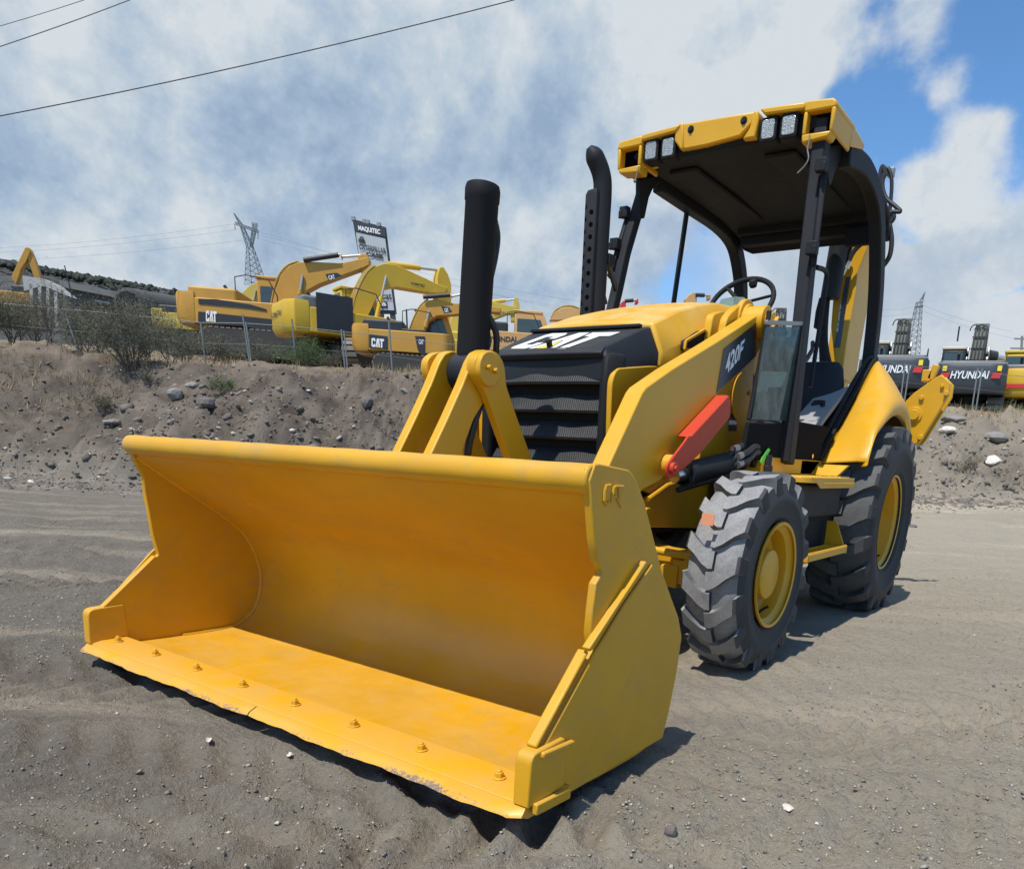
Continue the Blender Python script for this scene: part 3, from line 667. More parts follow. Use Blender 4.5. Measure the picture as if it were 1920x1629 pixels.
def wheel(name, xc, y, R, w, rr, rim_x, dish, nl, h, s, mat, squash):
    """s = side sign; tyre centred at xc; rr rim radius; drawn around the axle then moved to height"""
    zc = R+h-squash
    base = empty('w', (0, 0, 0), None, None); bpy.data.objects.remove(base)
    half = w/2
    tp = [(rr-.012, -half*.70), (rr+.012, -half*.80), (rr+.05, -half*.95), (rr+(R-rr)*.52, -half*1.06), (R-.07, -half*1.02), (R-.022, -half*.90), (R-.004, -half*.55), (R, 0), (R-.004, half*.55), (R-.022, half*.90), (R-.07, half*1.02), (rr+(R-rr)*.56, half*1.07), (rr+(R-rr)*.50, half*1.065), (rr+(R-rr)*.46, half*1.03), (rr+.045, half*.95), (rr+.034, half*.965), (rr+.012, half*.86), (rr-.012, half*.72)]
    tyre = MB(); tyre.lathe(tp, (0, 0, 0), (s, 0, 0), 72, closed=True)
    lug_ring(tyre, 0, w, R, h, nl, 1, s); lug_ring(tyre, 0, w, R, h, nl, -1, s)
    def place(mb):
        v = []
        for x, yy, z in mb.v:
            if z < -(R+h-squash)+.002:                 # flattened contact patch
                z = -(R+h-squash)+.002-(.006 if False else 0)
            v.append((x+s*xc, yy+y, z+zc))
        mb.v = v; return mb
    t = place(tyre).build(name, mat, BH, 0, 24)
    # rim
    o = rim_x-xc
    pr = [(rr-.004, o), (rr+.010, o+.004), (rr+.012, o-.006), (rr-.006, o-.02), (rr-.028, o-.035), (rr-.036, o-.10), (rr-.055, o-dish*.8), (rr-.07, o-dish), (rr*.52, o-dish*1.02), (rr*.50, o-dish*.98), (0, o-dish*.96)]
    prb = pr+[(0, o-dish-.03), (rr-.06, o-dish-.03), (rr-.02, -half*.8), (rr-.002, -half*.8)]
    r = MB(); secs_ = []
    for rr_, hh in pr: secs_.append([(s*hh, math.cos(2*math.pi*k/56)*rr_, math.sin(2*math.pi*k/56)*rr_) for k in range(56)])
    r.loft(secs_, caps=False); r = place(r).build('rim', YEL, t, 0, 35)
    hb = MB()
    if R < .55:
        hb.lathe([(.135, o-dish), (.130, o-dish+.03), (.122, o-.075), (.118, o-.035), (.100, o-.028), (0, o-.028)], (0, 0, 0), (s, 0, 0), 40)
    else:
        hb.lathe([(.20, o-dish), (.17, o-dish+.05), (.12, o-dish+.07), (0, o-dish+.07)], (0, 0, 0), (s, 0, 0), 40)
    hub = place(hb).build('hub', YEL, r, .004, 35)
    nb = MB(); rn = .155 if R < .55 else .235
    for k in range(10):
        a = 2*math.pi*k/10; p = (0, math.cos(a)*rn, math.sin(a)*rn)
        nb.cyl((s*(o-dish-.01), p[1], p[2]), (s*(o-dish+.022), p[1], p[2]), .013, n=6)
    place(nb).build('wheel_nuts', YEL, r)
    vs = MB().tube([(s*(o-.07), 0.0, -(rr-.05)), (s*(o-.045), .01, -(rr-.075)), (s*(o-.03), .02, -(rr-.085))], .007, 8); place(vs).build('valve_stem', BLK, r)
    return t
for s in (1, -1):
    fw = wheel('front_wheel', .912, 0.0, .452, .272, .243, 1.052, .15, 16, .026, s, RUB, .008)
    rw = wheel('rear_wheel', .862, 2.197, .612, .415, .318, 1.040, .235, 19, .038, s, RUBR, .022)
    if s > 0:
        st = [tuple(at(a, b, 'y', -.475)) for a, b in ((1314, 982), (1318, 961), (1341, 964), (1337, 986))]
        MB().prism([(p[0], p[1]+.0, p[2]) for p in st], (0, -.004, 0)).build('paper_label', ORNG, fw)
# ---- front axle with steering gear
def axle():
    a = MB(); a.loft([[(x, -.085+c, z) for c, z in ((0, .47-h), (.0, .47+h), (.17, .47+h), (.17, .47-h))] for x, h in ((-.70, .055), (-.45, .065), (-.22, .10), (.22, .10), (.45, .065), (.70, .055))])
    a = a.build('front_axle', YEL, BH, .012)
    MB().cyl((-.42, -.135, .535), (.42, -.135, .535), .034, n=20).build('steering_cylinder', YEL, a, .003)
    for s in (1, -1):
        MB().cyl((s*.40, -.135, .535), (s*.66, -.13, .525), .020, n=16).build('tie_rod', YEL, a)
        k = MB(); k.box(*sorted((s*.50, s*.60)), -.15, .10, .36, .47); k.box(*sorted((s*.56, s*.74)), -.14, .12, .38, .50)
        k.cyl((s*.655, 0, .30), (s*.655, 0, .62), .06, n=24); k.cyl((s*.62, 0, .47), (s*.80, 0, .47), .14, n=28)
        k.build('steering_knuckle', YEL, a, .008)
    MB().cyl((-.55, 2.197, .62), (.55, 2.197, .62), .12, n=28).build('rear_axle', YEL, BH)
    MB().box(-.25, .25, 1.3, 3.0, .50, .95).build('transmission', BLKM, BH, .02)
axle()
# ---- steps and tanks on the sides
def sides():
    for s in (1, -1):
        m = MB(); m.box(*sorted((s*.45, s*.93)), .52, 1.32, .70, .895); m = m.build('side_tank', BLK, BH, .018)
        MB().box(*sorted((s*.40, s*.84)), .50, 1.45, .40, .70).build('tank_guard', BLKM, BH, .02)
        st = MB(); p = round_poly([(s*.66, .50), (s*.95, .50), (s*.985, .56), (s*.985, 1.36), (s*.95, 1.40), (s*.66, 1.40)], .03, 3); st.pz(p, .897, .925)
        st.px([(.56, .925), (1.37, .925), (1.37, .868), (.72, .868), (.66, .892)], s*.978, s*.986)
        for i in range(16): st.cyl((s*.984, .78+i*.038, .893), (s*.990, .78+i*.038, .893), .006, n=8)
        for i in range(14):
            for j in range(4): st.cyl((s*(.72+j*.06), .62+i*.055, .924), (s*(.72+j*.06), .62+i*.055, .930), .014, .010, n=8)
        st.build('upper_step', YEL, BH, .003)
        lo = MB()
        lo.bar((s*1.0, .60, .495), (s*1.0, 1.34, .495), .012, .038); lo.bar((s*.88, .60, .495), (s*.88, 1.34, .495), .012, .038)
        for i in range(9): lo.bar((s*.88, .62+i*.087, .505), (s*1.0, .62+i*.087, .505), .014, .014)
        for i in range(38): lo.box(*sorted((s*.996, s*1.004)), .605+i*.0195, .614+i*.0195, .512, .524)
        for yy in (.60, 1.34): lo.px([(yy-.008, .475), (yy+.008, .475), (yy+.008, .52), (yy-.008, .52)], s*.86, s*1.006)
        lo.prism([(s*1.005, .594, .470), (s*.86, .594, .470), (s*.86, .594, .62)], (0, .012, 0)); lo.prism([(s*1.005, 1.346, .470), (s*.86, 1.346, .470), (s*.86, 1.346, .66), (s*.92, 1.346, .66)], (0, .012, 0))
        lo.build('lower_step', YEL, BH, .002)
        sp = MB(); sp.prism([(s*.70, 1.42, .93), (s*.86, 1.42, .93), (s*.90, 1.50, 1.0), (s*.70, 1.50, 1.0)], (0, .05, 0))
        sp.px([(1.20, .93), (1.40, .93), (1.58, 1.02), (1.20, 1.02)], s*.62, s*.70); sp.build('fender_bracket', YEL, BH, .004)
        MB().box(*sorted((s*.44, s*.70)), .55, 1.60, .93, 1.02).build('cab_floor_beam', YEL, BH, .006)
sides()
# ---- rear mudguards
def mudguards():
    inner = [(1.58, 1.008), (1.70, 1.105), (1.86, 1.232), (2.02, 1.352), (2.18, 1.475), (2.34, 1.597), (2.50, 1.712), (2.62, 1.755), (2.74, 1.725), (2.86, 1.62), (2.95, 1.47), (3.0, 1.3)]
    cr = yz([(1619, 851), (1632, 828), (1647, 803), (1660, 781), (1673.6, 760), (1685, 748)], 1.0)
    crease = [(1.578, 1.03), (1.588, 1.075)]+[ cr[2], cr[3], cr[4], (2.10, 1.452), (2.26, 1.478), (2.42, 1.468), (2.56, 1.42), (2.68, 1.34), (2.76, 1.24), (2.80, 1.14)]
    arch = yz([(1619, 874), (1627, 863), (1640, 827), (1656, 804), (1676, 783), (1692, 775), (1705, 788), (1707, 806)], 1.0)
    arch = [(1.575, .998), (1.59, 1.045), arch[2], arch[3], (1.93, 1.287), (2.08, 1.335), (2.24, 1.358), (2.40, 1.345), (2.52, 1.30), (2.60, 1.23), (2.66, 1.15), (2.70, 1.05)]
    def res(l): return smooth_line(l, 4)
    I, C_, A = res(inner), res(crease), res(arch)
    for s in (1, -1):
        m = MB(); rows = []
        for i in range(len(I)):
            a = np.array([.70, *I[i]]); c = np.array([.965, *C_[i]]); e = np.array([.985, *A[i]]); row = []
            nrm = np.array([0, -.5, .85])
            for t in (0, .12, .3, .5, .7, .85):
                p = a*(1-t)+c*t; p = p+nrm*.022*math.sin(math.pi*t)*min(1, i/14)
                row.append(p)
            row += [c*.86+e*.14+np.array([.012, 0, 0]), c*.6+e*.4+np.array([.022, 0, 0]), c*.25+e*.75+np.array([.018, 0, 0]), e, e+np.array([-.03, .02, -.01])]
            rows.append([(s*p[0], p[1], p[2]) for p in row])
        m.loft(rows, caps=False, closed=False)
        o = m.build('mudguard', YEL, BH, 0, 60)
        sol = o.modifiers.new('thick', 'SOLIDIFY'); sol.thickness = .006; sol.offset = -1 if s > 0 else 1
        # black trim strip along the cab side
        MB().loft([[(s*.700, y, z), (s*.700, y-.012, z+.028), (s*.672, y-.012, z+.030), (s*.672, y, z)] for y, z in I[:29]]).build('fender_trim', BLKM, o, .002)
        MB().loft([[(s*.664, y-.015, z+.02), (s*.664, y-.027, z+.036), (s*.640, y-.027, z+.036), (s*.640, y-.015, z+.02)] for y, z in I[:29]]).build('trim_seal', DGREY, o, .002)
        # inner wheel housing wall and grey floor console
        MB().px([(1.50, 1.0), (2.52, 1.70), (2.95, 1.5), (3.0, .9), (1.50, .9)], s*.60, s*.638).build('inner_wheel_housing', BLKM, o)
        g = [(s*.42, 1.30, 1.06), (s*.632, 1.42, 1.115), (s*.632, 2.20, 1.54), (s*.42, 2.20, 1.50)]
        MB().prism(g, (0, .03, -.02)).build('floor_console', GREY, BH, .006)
        MB().cyl((s*.56, 1.90, 1.39), (s*.56, 1.885, 1.41), .018, n=14).build('console_knob', BLK, BH)
mudguards()
# ---- open cab: posts, roof, visor
def cab():
    def pst(pts, w, d, name='roof_post', s=1, up=(0, 1, 0)):
        m = MB(); secs = []
        P_ = [Vector(p) for p in pts]
        for i, p in enumerate(P_):
            t = (P_[min(i+1, len(P_)-1)]-P_[max(i-1, 0)]).normalized(); sd = Vector((1, 0, 0)); u = t.cross(sd).normalized()
            secs.append([tuple(p+sd*a*w/2+u*b*d/2) for a, b in ((-1, -1), (1, -1), (1, 1), (-1, 1))])
        return m.loft(secs).build(name, BLK, BH, .010)
    # right-hand (image left) and left-hand (image right) front posts lean forward and flare
    lpx = [(1211, 345), (1203, 368), (1190, 411), (1172, 473), (1156, 547), (1147, 585)]
    fl = pst([(-.635, a_, c_) for a_, c_ in yz(lpx, -.635)]+[(-.66, .84, 1.6), (-.68, .82, 1.0)], .058, .072)
    fr = pst([(.600, 1.16, 2.82), (.605, 1.14, 2.66), (.640, 1.05, 2.12), (.676, .97, 1.70), (.70, .92, 1.3), (.715, .88, .99)], .075, .10)
    for o, s, pts in ((fl, -1, [(-.68, *[float(q) for q in at(1180, 400, 'x', -.68)[1:]]), (-.68, *[float(q) for q in at(1143, 520, 'x', -.68)[1:]])]), (fr, 1, [(.665, 1.07, 2.58), (.70, .985, 2.05)])):
        MB().bar(pts[0], pts[1], .03, .035).build('hinge_channel', BLK, o, .006)
        for t in (0.03, .52) if s < 0 else (.05, .85):
            hk = MB(); p = Vector(pts[0]).lerp(Vector(pts[1]), t); hk.bar(p+Vector((0, -.05, -.03)), p+Vector((0, -.05, .035)), .05, .06); hk.cyl(tuple(p+Vector((s*.02, -.07, -.035))), tuple(p+Vector((s*.02, -.07, .01))), .014, n=10)
            hk.build('door_hinge', BLK, o, .005)
    for t_ in (1.78, 1.66, 2.0, 2.06):
        MB().cyl((-.70, .86+(t_-1.66)*.3, t_), (-.77, .85+(t_-1.66)*.3, t_), .014, n=10).build('bracket_stud', BLK, fl)
    # curved gusset panel from post to roof on the right-hand side
    gp = [(1.24, 2.82), (1.28, 2.62), (1.36, 2.55), (1.42, 2.66), (1.50, 2.745), (1.70, 2.75), (1.70, 2.83)]
    gl_ = yz([(1194, 338), (1240, 326), (1316, 374), (1304, 394), (1290, 388), (1275, 378), (1262, 366), (1250, 352), (1244, 345), (1238, 343), (1227, 347), (1219, 356), (1212, 372), (1204, 410), (1194, 412)], -.605)
    MB().px(gl_, -.585, -.615).build('roof_gusset', BLK, BH, .004)
    MB().px(round_poly(gp, .03, 3), .575, .61).build('roof_gusset', BLK, BH, .004)
    MB().tube([(-.665, 2.02, 2.78), (-.665, 1.95, 2.3), (-.665, 1.90, 1.95), (-.665, 1.86, 1.3)], .019, 12).build('door_post', BLK, BH)
    # rear posts sweeping into the roof rails
    for s in (1, -1):
        if s > 0: c = yz([(1583, 292), (1606, 304), (1624, 325), (1640, 368), (1646, 425), (1645, 520), (1640, 600), (1630, 690)], .63)
        else: c = [(1.5, 2.78), (1.95, 2.775), (2.45, 2.77), (2.74, 2.72), (2.90, 2.60), (3.02, 2.40), (3.06, 2.1), (3.06, 1.3)]
        c = smooth_line(c, 4)
        pst([(s*.625, a, b) for a, b in c], .085, .115, 'rear_post')
    # roof shell
    r = MB(); secs = []
    for y, z, w, th in ((1.12, 2.80, .60, .06), (1.35, 2.80, .625, .075), (1.9, 2.805, .635, .085), (2.4, 2.79, .625, .085), (2.75, 2.735, .60, .10), (2.88, 2.66, .57, .14)):
        secs.append([(-w, y, z), (-w, y, z+th*.4), (-w*.88, y, z+th), (w*.88, y, z+th), (w, y, z+th*.4), (w, y, z), (w*.86, y, z-.035), (-w*.86, y, z-.035)])
    roof = r.loft(secs).build('roof', BLKM, BH, .015, 35)
    hl = MB()
    for x, y0, y1 in ((-.34, 1.3, 2.6), (.30, 1.3, 2.6)): hl.box(x-.10, x+.10, y0, y1, 2.742, 2.766)
    hl.box(-.5, .5, 2.55, 2.60, 2.69, 2.765); hl.build('headliner', BLKM, roof, .012)
    tb = MB(); tb.px([(2.64, 2.64), (2.74, 2.64), (2.74, 2.74), (2.64, 2.74)], -.50, .55); tb.box(-.02, .075, 2.66, 2.70, 2.60, 2.68); tb.box(.33, .60, 2.62, 2.70, 2.56, 2.68); tb.build('roof_rear_panel', BLKM, roof, .012)
    # yellow visor: two lamp bays, centre bar and two open end boxes
    Y0, Y1 = 1.075, 1.30
    def P_(l): return xz(l, 1.13)
    v = MB()
    def slab(pts, y0=Y0, y1=Y1): v.py(pts, y0, y1)
    slab([(-.235, 2.925), (.215, 2.912), (.205, 2.855), (.135, 2.80), (-.075, 2.785), (-.225, 2.785), (-.26, 2.84)], Y0+.01, Y1-.08)
    slab([(-.27, 2.928), (-.235, 2.925), (-.225, 2.785), (-.245, 2.785), (-.29, 2.84), (-.29, 2.90)], Y0, Y1-.06)
    slab([(.215, 2.912), (.235, 2.910), (.245, 2.87), (.235, 2.775), (.155, 2.778), (.195, 2.83)], Y0, Y1-.06)
    for s in (1, -1):
        zt = 2.905 if s < 0 else 2.900
        a, b = (.25, .515)
        slab([(s*a, zt+.012), (s*b, zt), (s*b, zt-.035), (s*(a+.03), zt-.022)], Y0-.01, Y1)          # hood over the lamps
        slab([(s*a, zt), (s*b, zt), (s*b, 2.76), (s*(a), 2.79)], Y1-.10, Y1-.06)                   # back wall
        # end box
        x0, x1, x2 = s*.513, s*.690, s*.655
        slab([(x0, 2.902), (x1*.97, 2.892), (x1, 2.872), (x1, 2.845), (x0, 2.848)], Y0-.01, Y1+.14)
        slab([(x0, 2.742), (x1*.985, 2.738), (x1*.96, 2.708), (x0*1.01, 2.698)], Y0-.01, 1.17)
        slab([(x0, 2.85), (x0+s*.022, 2.85), (x0+s*.022, 2.738), (x0, 2.738)], Y0-.01, Y1)
        slab([(x1, 2.85), (x1-s*.026, 2.85), (x1-s*.026, 2.735), (x1*.99, 2.735)], Y0-.01, Y1+.10)
        v.loft([[(x1, Y1+.08, 2.87), (x1-s*.02, Y1+.08, 2.895), (x1-s*.05, Y1+.08, 2.80), (x1, Y1+.08, 2.75)], [(s*.672, 1.70, 2.872), (s*.652, 1.70, 2.882), (s*.645, 1.70, 2.84), (s*.672, 1.70, 2.84)]])
    vis = v.build('visor', YEL, roof, .010, 30)
    for s in (1, -1):
        MB().box(*sorted((s*.532, s*.666)), 1.125, 1.30, 2.744, 2.846).build('end_box_shade_block', HOLE, vis)  # black block painted as the deep shade inside the open box
    for x, z in ((-.187, 2.885), (.152, 2.875)):
        k = MB(); k.lathe([(.021, 0), (.020, -.004), (.012, -.004), (.011, .010), (0, .010)], (x, Y0+.008, z), (0, -1, 0), 20); k.cyl((x, Y0+.010, z), (x, Y0+.002, z), .009, n=6); k.build('visor_bolt', BLK, vis)
    for i, x in enumerate((-.455, -.335, .305, .425)):
        z = 2.815-.0 if x < 0 else 2.808
        w_, h_ = .050, .062
        lb = MB(); sq = round_poly([(x-w_, z-h_), (x+w_, z-h_), (x+w_, z+h_), (x-w_, z+h_)], .018, 3)
        lb.py(sq, 1.085, 1.17); lb.py(round_poly([(x-.03, z-.035), (x+.03, z-.035), (x+.03, z+.035), (x-.03, z+.035)], .01, 2), 1.17, 1.21)
        l = lb.build('work_lamp', BLKM, roof, .006)
        rg = MB()
        rg.py(round_poly([(x-w_*.74, z-h_*.76), (x+w_*.74, z-h_*.76), (x+w_*.74, z+h_*.76), (x-w_*.74, z+h_*.76)], .014, 3), 1.080, 1.09)
        rg.build('lamp_lens', LENS, l, .003)
    # dangling wires
    wr = lambda l, y: smooth_line([tuple(at(a, b, 'y', y)) for a, b in l], 5)
    MB().tube(wr([(1518, 253), (1517, 266), (1514, 280), (1516, 297), (1509, 311), (1495, 325)], 1.06), .004, 6).build('loose_wire', DSTEEL, vis)
    w = MB().tube(wr([(1199, 312), (1196, 318), (1193, 330), (1192, 338)], 1.06), .003, 6); p = at(1190.5, 340, 'y', 1.06); w.lathe([(0, -.012), (.012, 0), (0, .014)], tuple(p), (0, 0, 1), 10); w.build('loose_wire', DSTEEL, vis)
    # low door with its glass, sill and lower panel on the near side
    X = .70
    dr = [(.44, 1.235), (.44, 1.72), (.53, 1.745), (.93, 1.76), (.90, 1.24)]
    gl = MB().px(yz([(1411, 786), (1438, 612), (1505, 613), (1497, 790)], .695), .69, .696).build('door_glass', GLASS, BH)
    f = MB()
    tl, tr = at(1438, 606, 'x', .69), at(1507, 606, 'x', .69)
    f.bar((.693, tl[1]-.02, tl[2]), (.693, tr[1]+.03, tr[2]), .016, .022)
    f.build('glass_top_rail', DSTEEL, gl, .003)
    f2_ = MB(); bl_, br_ = at(1408, 792, 'x', .69), at(1496, 796, 'x', .69)
    f2_.px([(bl_[1]-.05, bl_[2]-.17), (bl_[1]-.02, bl_[2]), (br_[1]+.02, br_[2]), (br_[1]+.06, br_[2]-.22), (br_[1]-.05, br_[2]-.24)], .665, .69)
    f2_.build('door_lower_panel', FLATB, BH, .006)
    MB().tube([(.668, .50, 1.74), (.668, .44, 1.45), (.668, .38, 1.2)], .014, 8).build('glass_front_seal', BLKM, gl)
    sl = [(.90, 1.0), (.93, 1.235), (1.70, 1.238), (1.62, 1.13), (1.56, 1.00)]
    MB().px(sl, .655, .688).build('door_sill', FLATB, BH, .006)
    MB().cyl((.688, 1.40, 1.045), (.700, 1.40, 1.045), .014, n=12).build('sill_bolt', STEEL, BH)
    MB().tube([(.70, 1.0, 1.56), (.70, 1.06, 1.575), (.66, 1.26, 1.66), (.60, 1.42, 1.72)], .013, 10).build('grab_handle', DGREY, BH)
    MB().tube(smooth_line([(.655, 1.16, 2.085), (.655, 1.30, 2.10), (.655, 1.36, 2.085), (.655, 1.37, 2.02), (.655, 1.34, 1.70), (.655, 1.32, 1.45)], 5), .014, 10).build('grab_handle', BLK, BH)
    # same door arrangement, far side, plain
    MB().px([(.44, 1.0), (.44, 1.24), (1.70, 1.24), (1.60, 1.0)], -.655, -.688).build('door_sill', FLATB, BH, .006)
    # windscreen stub and dashboard
    MB().box(-.38, .38, .90, 1.18, 1.30, 1.72).build('dashboard', BLKM, BH, .03)
    MB().lathe([(.16, 0), (.15, .06), (.09, .11), (0, .125)], (.24, 1.10, 1.735), (0, -.2, 1), 24).build('instrument_hood', DGREY, BH)
    MB().prism([tuple(at(a, b, 'y', .98)) for a, b in ((1345, 577), (1352, 561), (1378, 556), (1396, 558), (1398, 577))], (0, .006, 0)).build('small_screen', CLEAR, BH)
    # steering wheel
    c = (.20, 1.19, 1.925); ax = Vector((.0, -.80, .60)).normalized(); u = ax.orthogonal().normalized(); w_ = ax.cross(u)
    R_ = .20; ring = [tuple(Vector(c)+u*math.cos(2*math.pi*k/40)*R_+w_*math.sin(2*math.pi*k/40)*R_) for k in range(41)]
    sw = MB().tube(ring, .016, 10, caps=False).build('steering_wheel', BLKM, BH)
    k = MB()
    for a in (.4, 2.5, 4.6): k.bar(c, tuple(Vector(c)+u*math.cos(a)*R_+w_*math.sin(a)*R_), .03, .012)
    k.cyl(tuple(Vector(c)-ax*.30), tuple(Vector(c)+ax*.02), .035, n=16); k.build('steering_column', BLKM, sw, .003)
    kn = tuple(at(1412, 532, 'y', 1.2)); MB().lathe([(0, -.028), (.02, -.02), (.027, 0), (.02, .02), (0, .028)], kn, (0, -.5, .8), 14).build('spinner_knob', BLKM, sw)
    # seat, turned a little to the side
    sb = MB(); secs = []
    for z, w, d, y in ((1.30, .22, .07, 2.13), (1.40, .25, .085, 2.16), (1.55, .24, .08, 2.21), (1.66, .21, .07, 2.24), (1.71, .17, .05, 2.25)):
        secs.append([(.37+math.cos(t)*w*(1 if abs(math.cos(t)) < .9 else .96), y+math.sin(t)*d, z) for t in np.linspace(0, 2*math.pi, 17)[:-1]])
    seat = sb.loft(secs).build('seat', DGREY, BH, .02, 60)
    cu = MB(); secs = []
    for z, k_ in ((1.14, .8), (1.17, 1.0), (1.25, 1.02), (1.285, .9)):
        secs.append([tuple(p)+(z,) for p in round_poly([(.34-.25*k_, 2.12-.44*k_), (.34+.25*k_, 2.12-.44*k_), (.34+.25*k_, 2.14), (.34-.25*k_, 2.14)], .07, 4)])
    cu.loft(secs).build('seat_cushion', DGREY, seat, .0, 60)
    MB().box(.45, .56, 1.95, 2.35, 1.33, 1.43).build('armrest', DGREY, seat, .03)
    MB().box(-.30, .55, 2.45, 2.75, .98, 1.45).build('rear_console', BLKM, BH, .03)
    for x_, y_ in ((.42, 2.55), (-.2, 2.5)):
        k = MB().tube([(x_, y_, 1.4), (x_+.02, y_-.05, 1.62)], .012, 8); k.lathe([(0, -.03), (.022, -.01), (.02, .02), (0, .03)], (x_+.02, y_-.05, 1.64), (0, 0, 1), 12); k.build('control_lever', BLKM, BH)
    MB().box(-.62, .62, .84, 2.6, .955, .99).build('cab_floor', BLKM, BH, .005)
cab()
# ---- exhaust stack on the right of the bonnet
def stack():
    x, y = -.385, .44
    st = MB(); st.tube(smooth_line([(x+.02, y, 1.55), (x+.02, y, 2.2), (x+.02, y, 2.40), (x+.014, y-.012, 2.48), (x-.004, y-.045, 2.545), (x-.03, y-.085, 2.60)], 6), [.052]*25+[.052, .050, .045, .038, .028, .016], 22)
    e = st.build('exhaust_stack', BLK, BH, 0, 50)
    g = MB(); sc = []
    for z, k in ((1.60, 1), (2.375, 1), (2.40, .75)):
        sc.append([(x-.055*k, y-.06, z), (x-.02, y-.085*k, z), (x+.035*k, y-.075, z), (x+.035*k, y-.04, z), (x-.02, y-.045, z), (x-.045*k, y-.03, z)])
    gd = g.loft(sc).build('heat_guard', BLK, e, .006)
    for i in range(22):
        z = 1.66+i*.031
        q_ = (x-.0375, y-.0725) if i % 2 else (x+.006, y-.0800)
        nn_ = (-.58, -.81) if i % 2 else (.18, -.98)
        MB().cyl((q_[0]+nn_[0]*.0012, q_[1]+nn_[1]*.0012, z), (q_[0]-nn_[0]*.004, q_[1]-nn_[1]*.004, z), .0125, n=14).build('guard_hole', HOLE, gd)
    b = MB(); b.box(x+.0, x+.08, y+.02, y+.08, 2.03, 2.09); b.bar((x+.06, y+.02, 2.06), (-.60, 1.0, 2.03), .02, .05); b.bar((x+.03, y+.02, 1.93), (-.62, .93, 1.93), .018, .022)
    b.build('stack_bracket', BLK, e, .005)
stack()
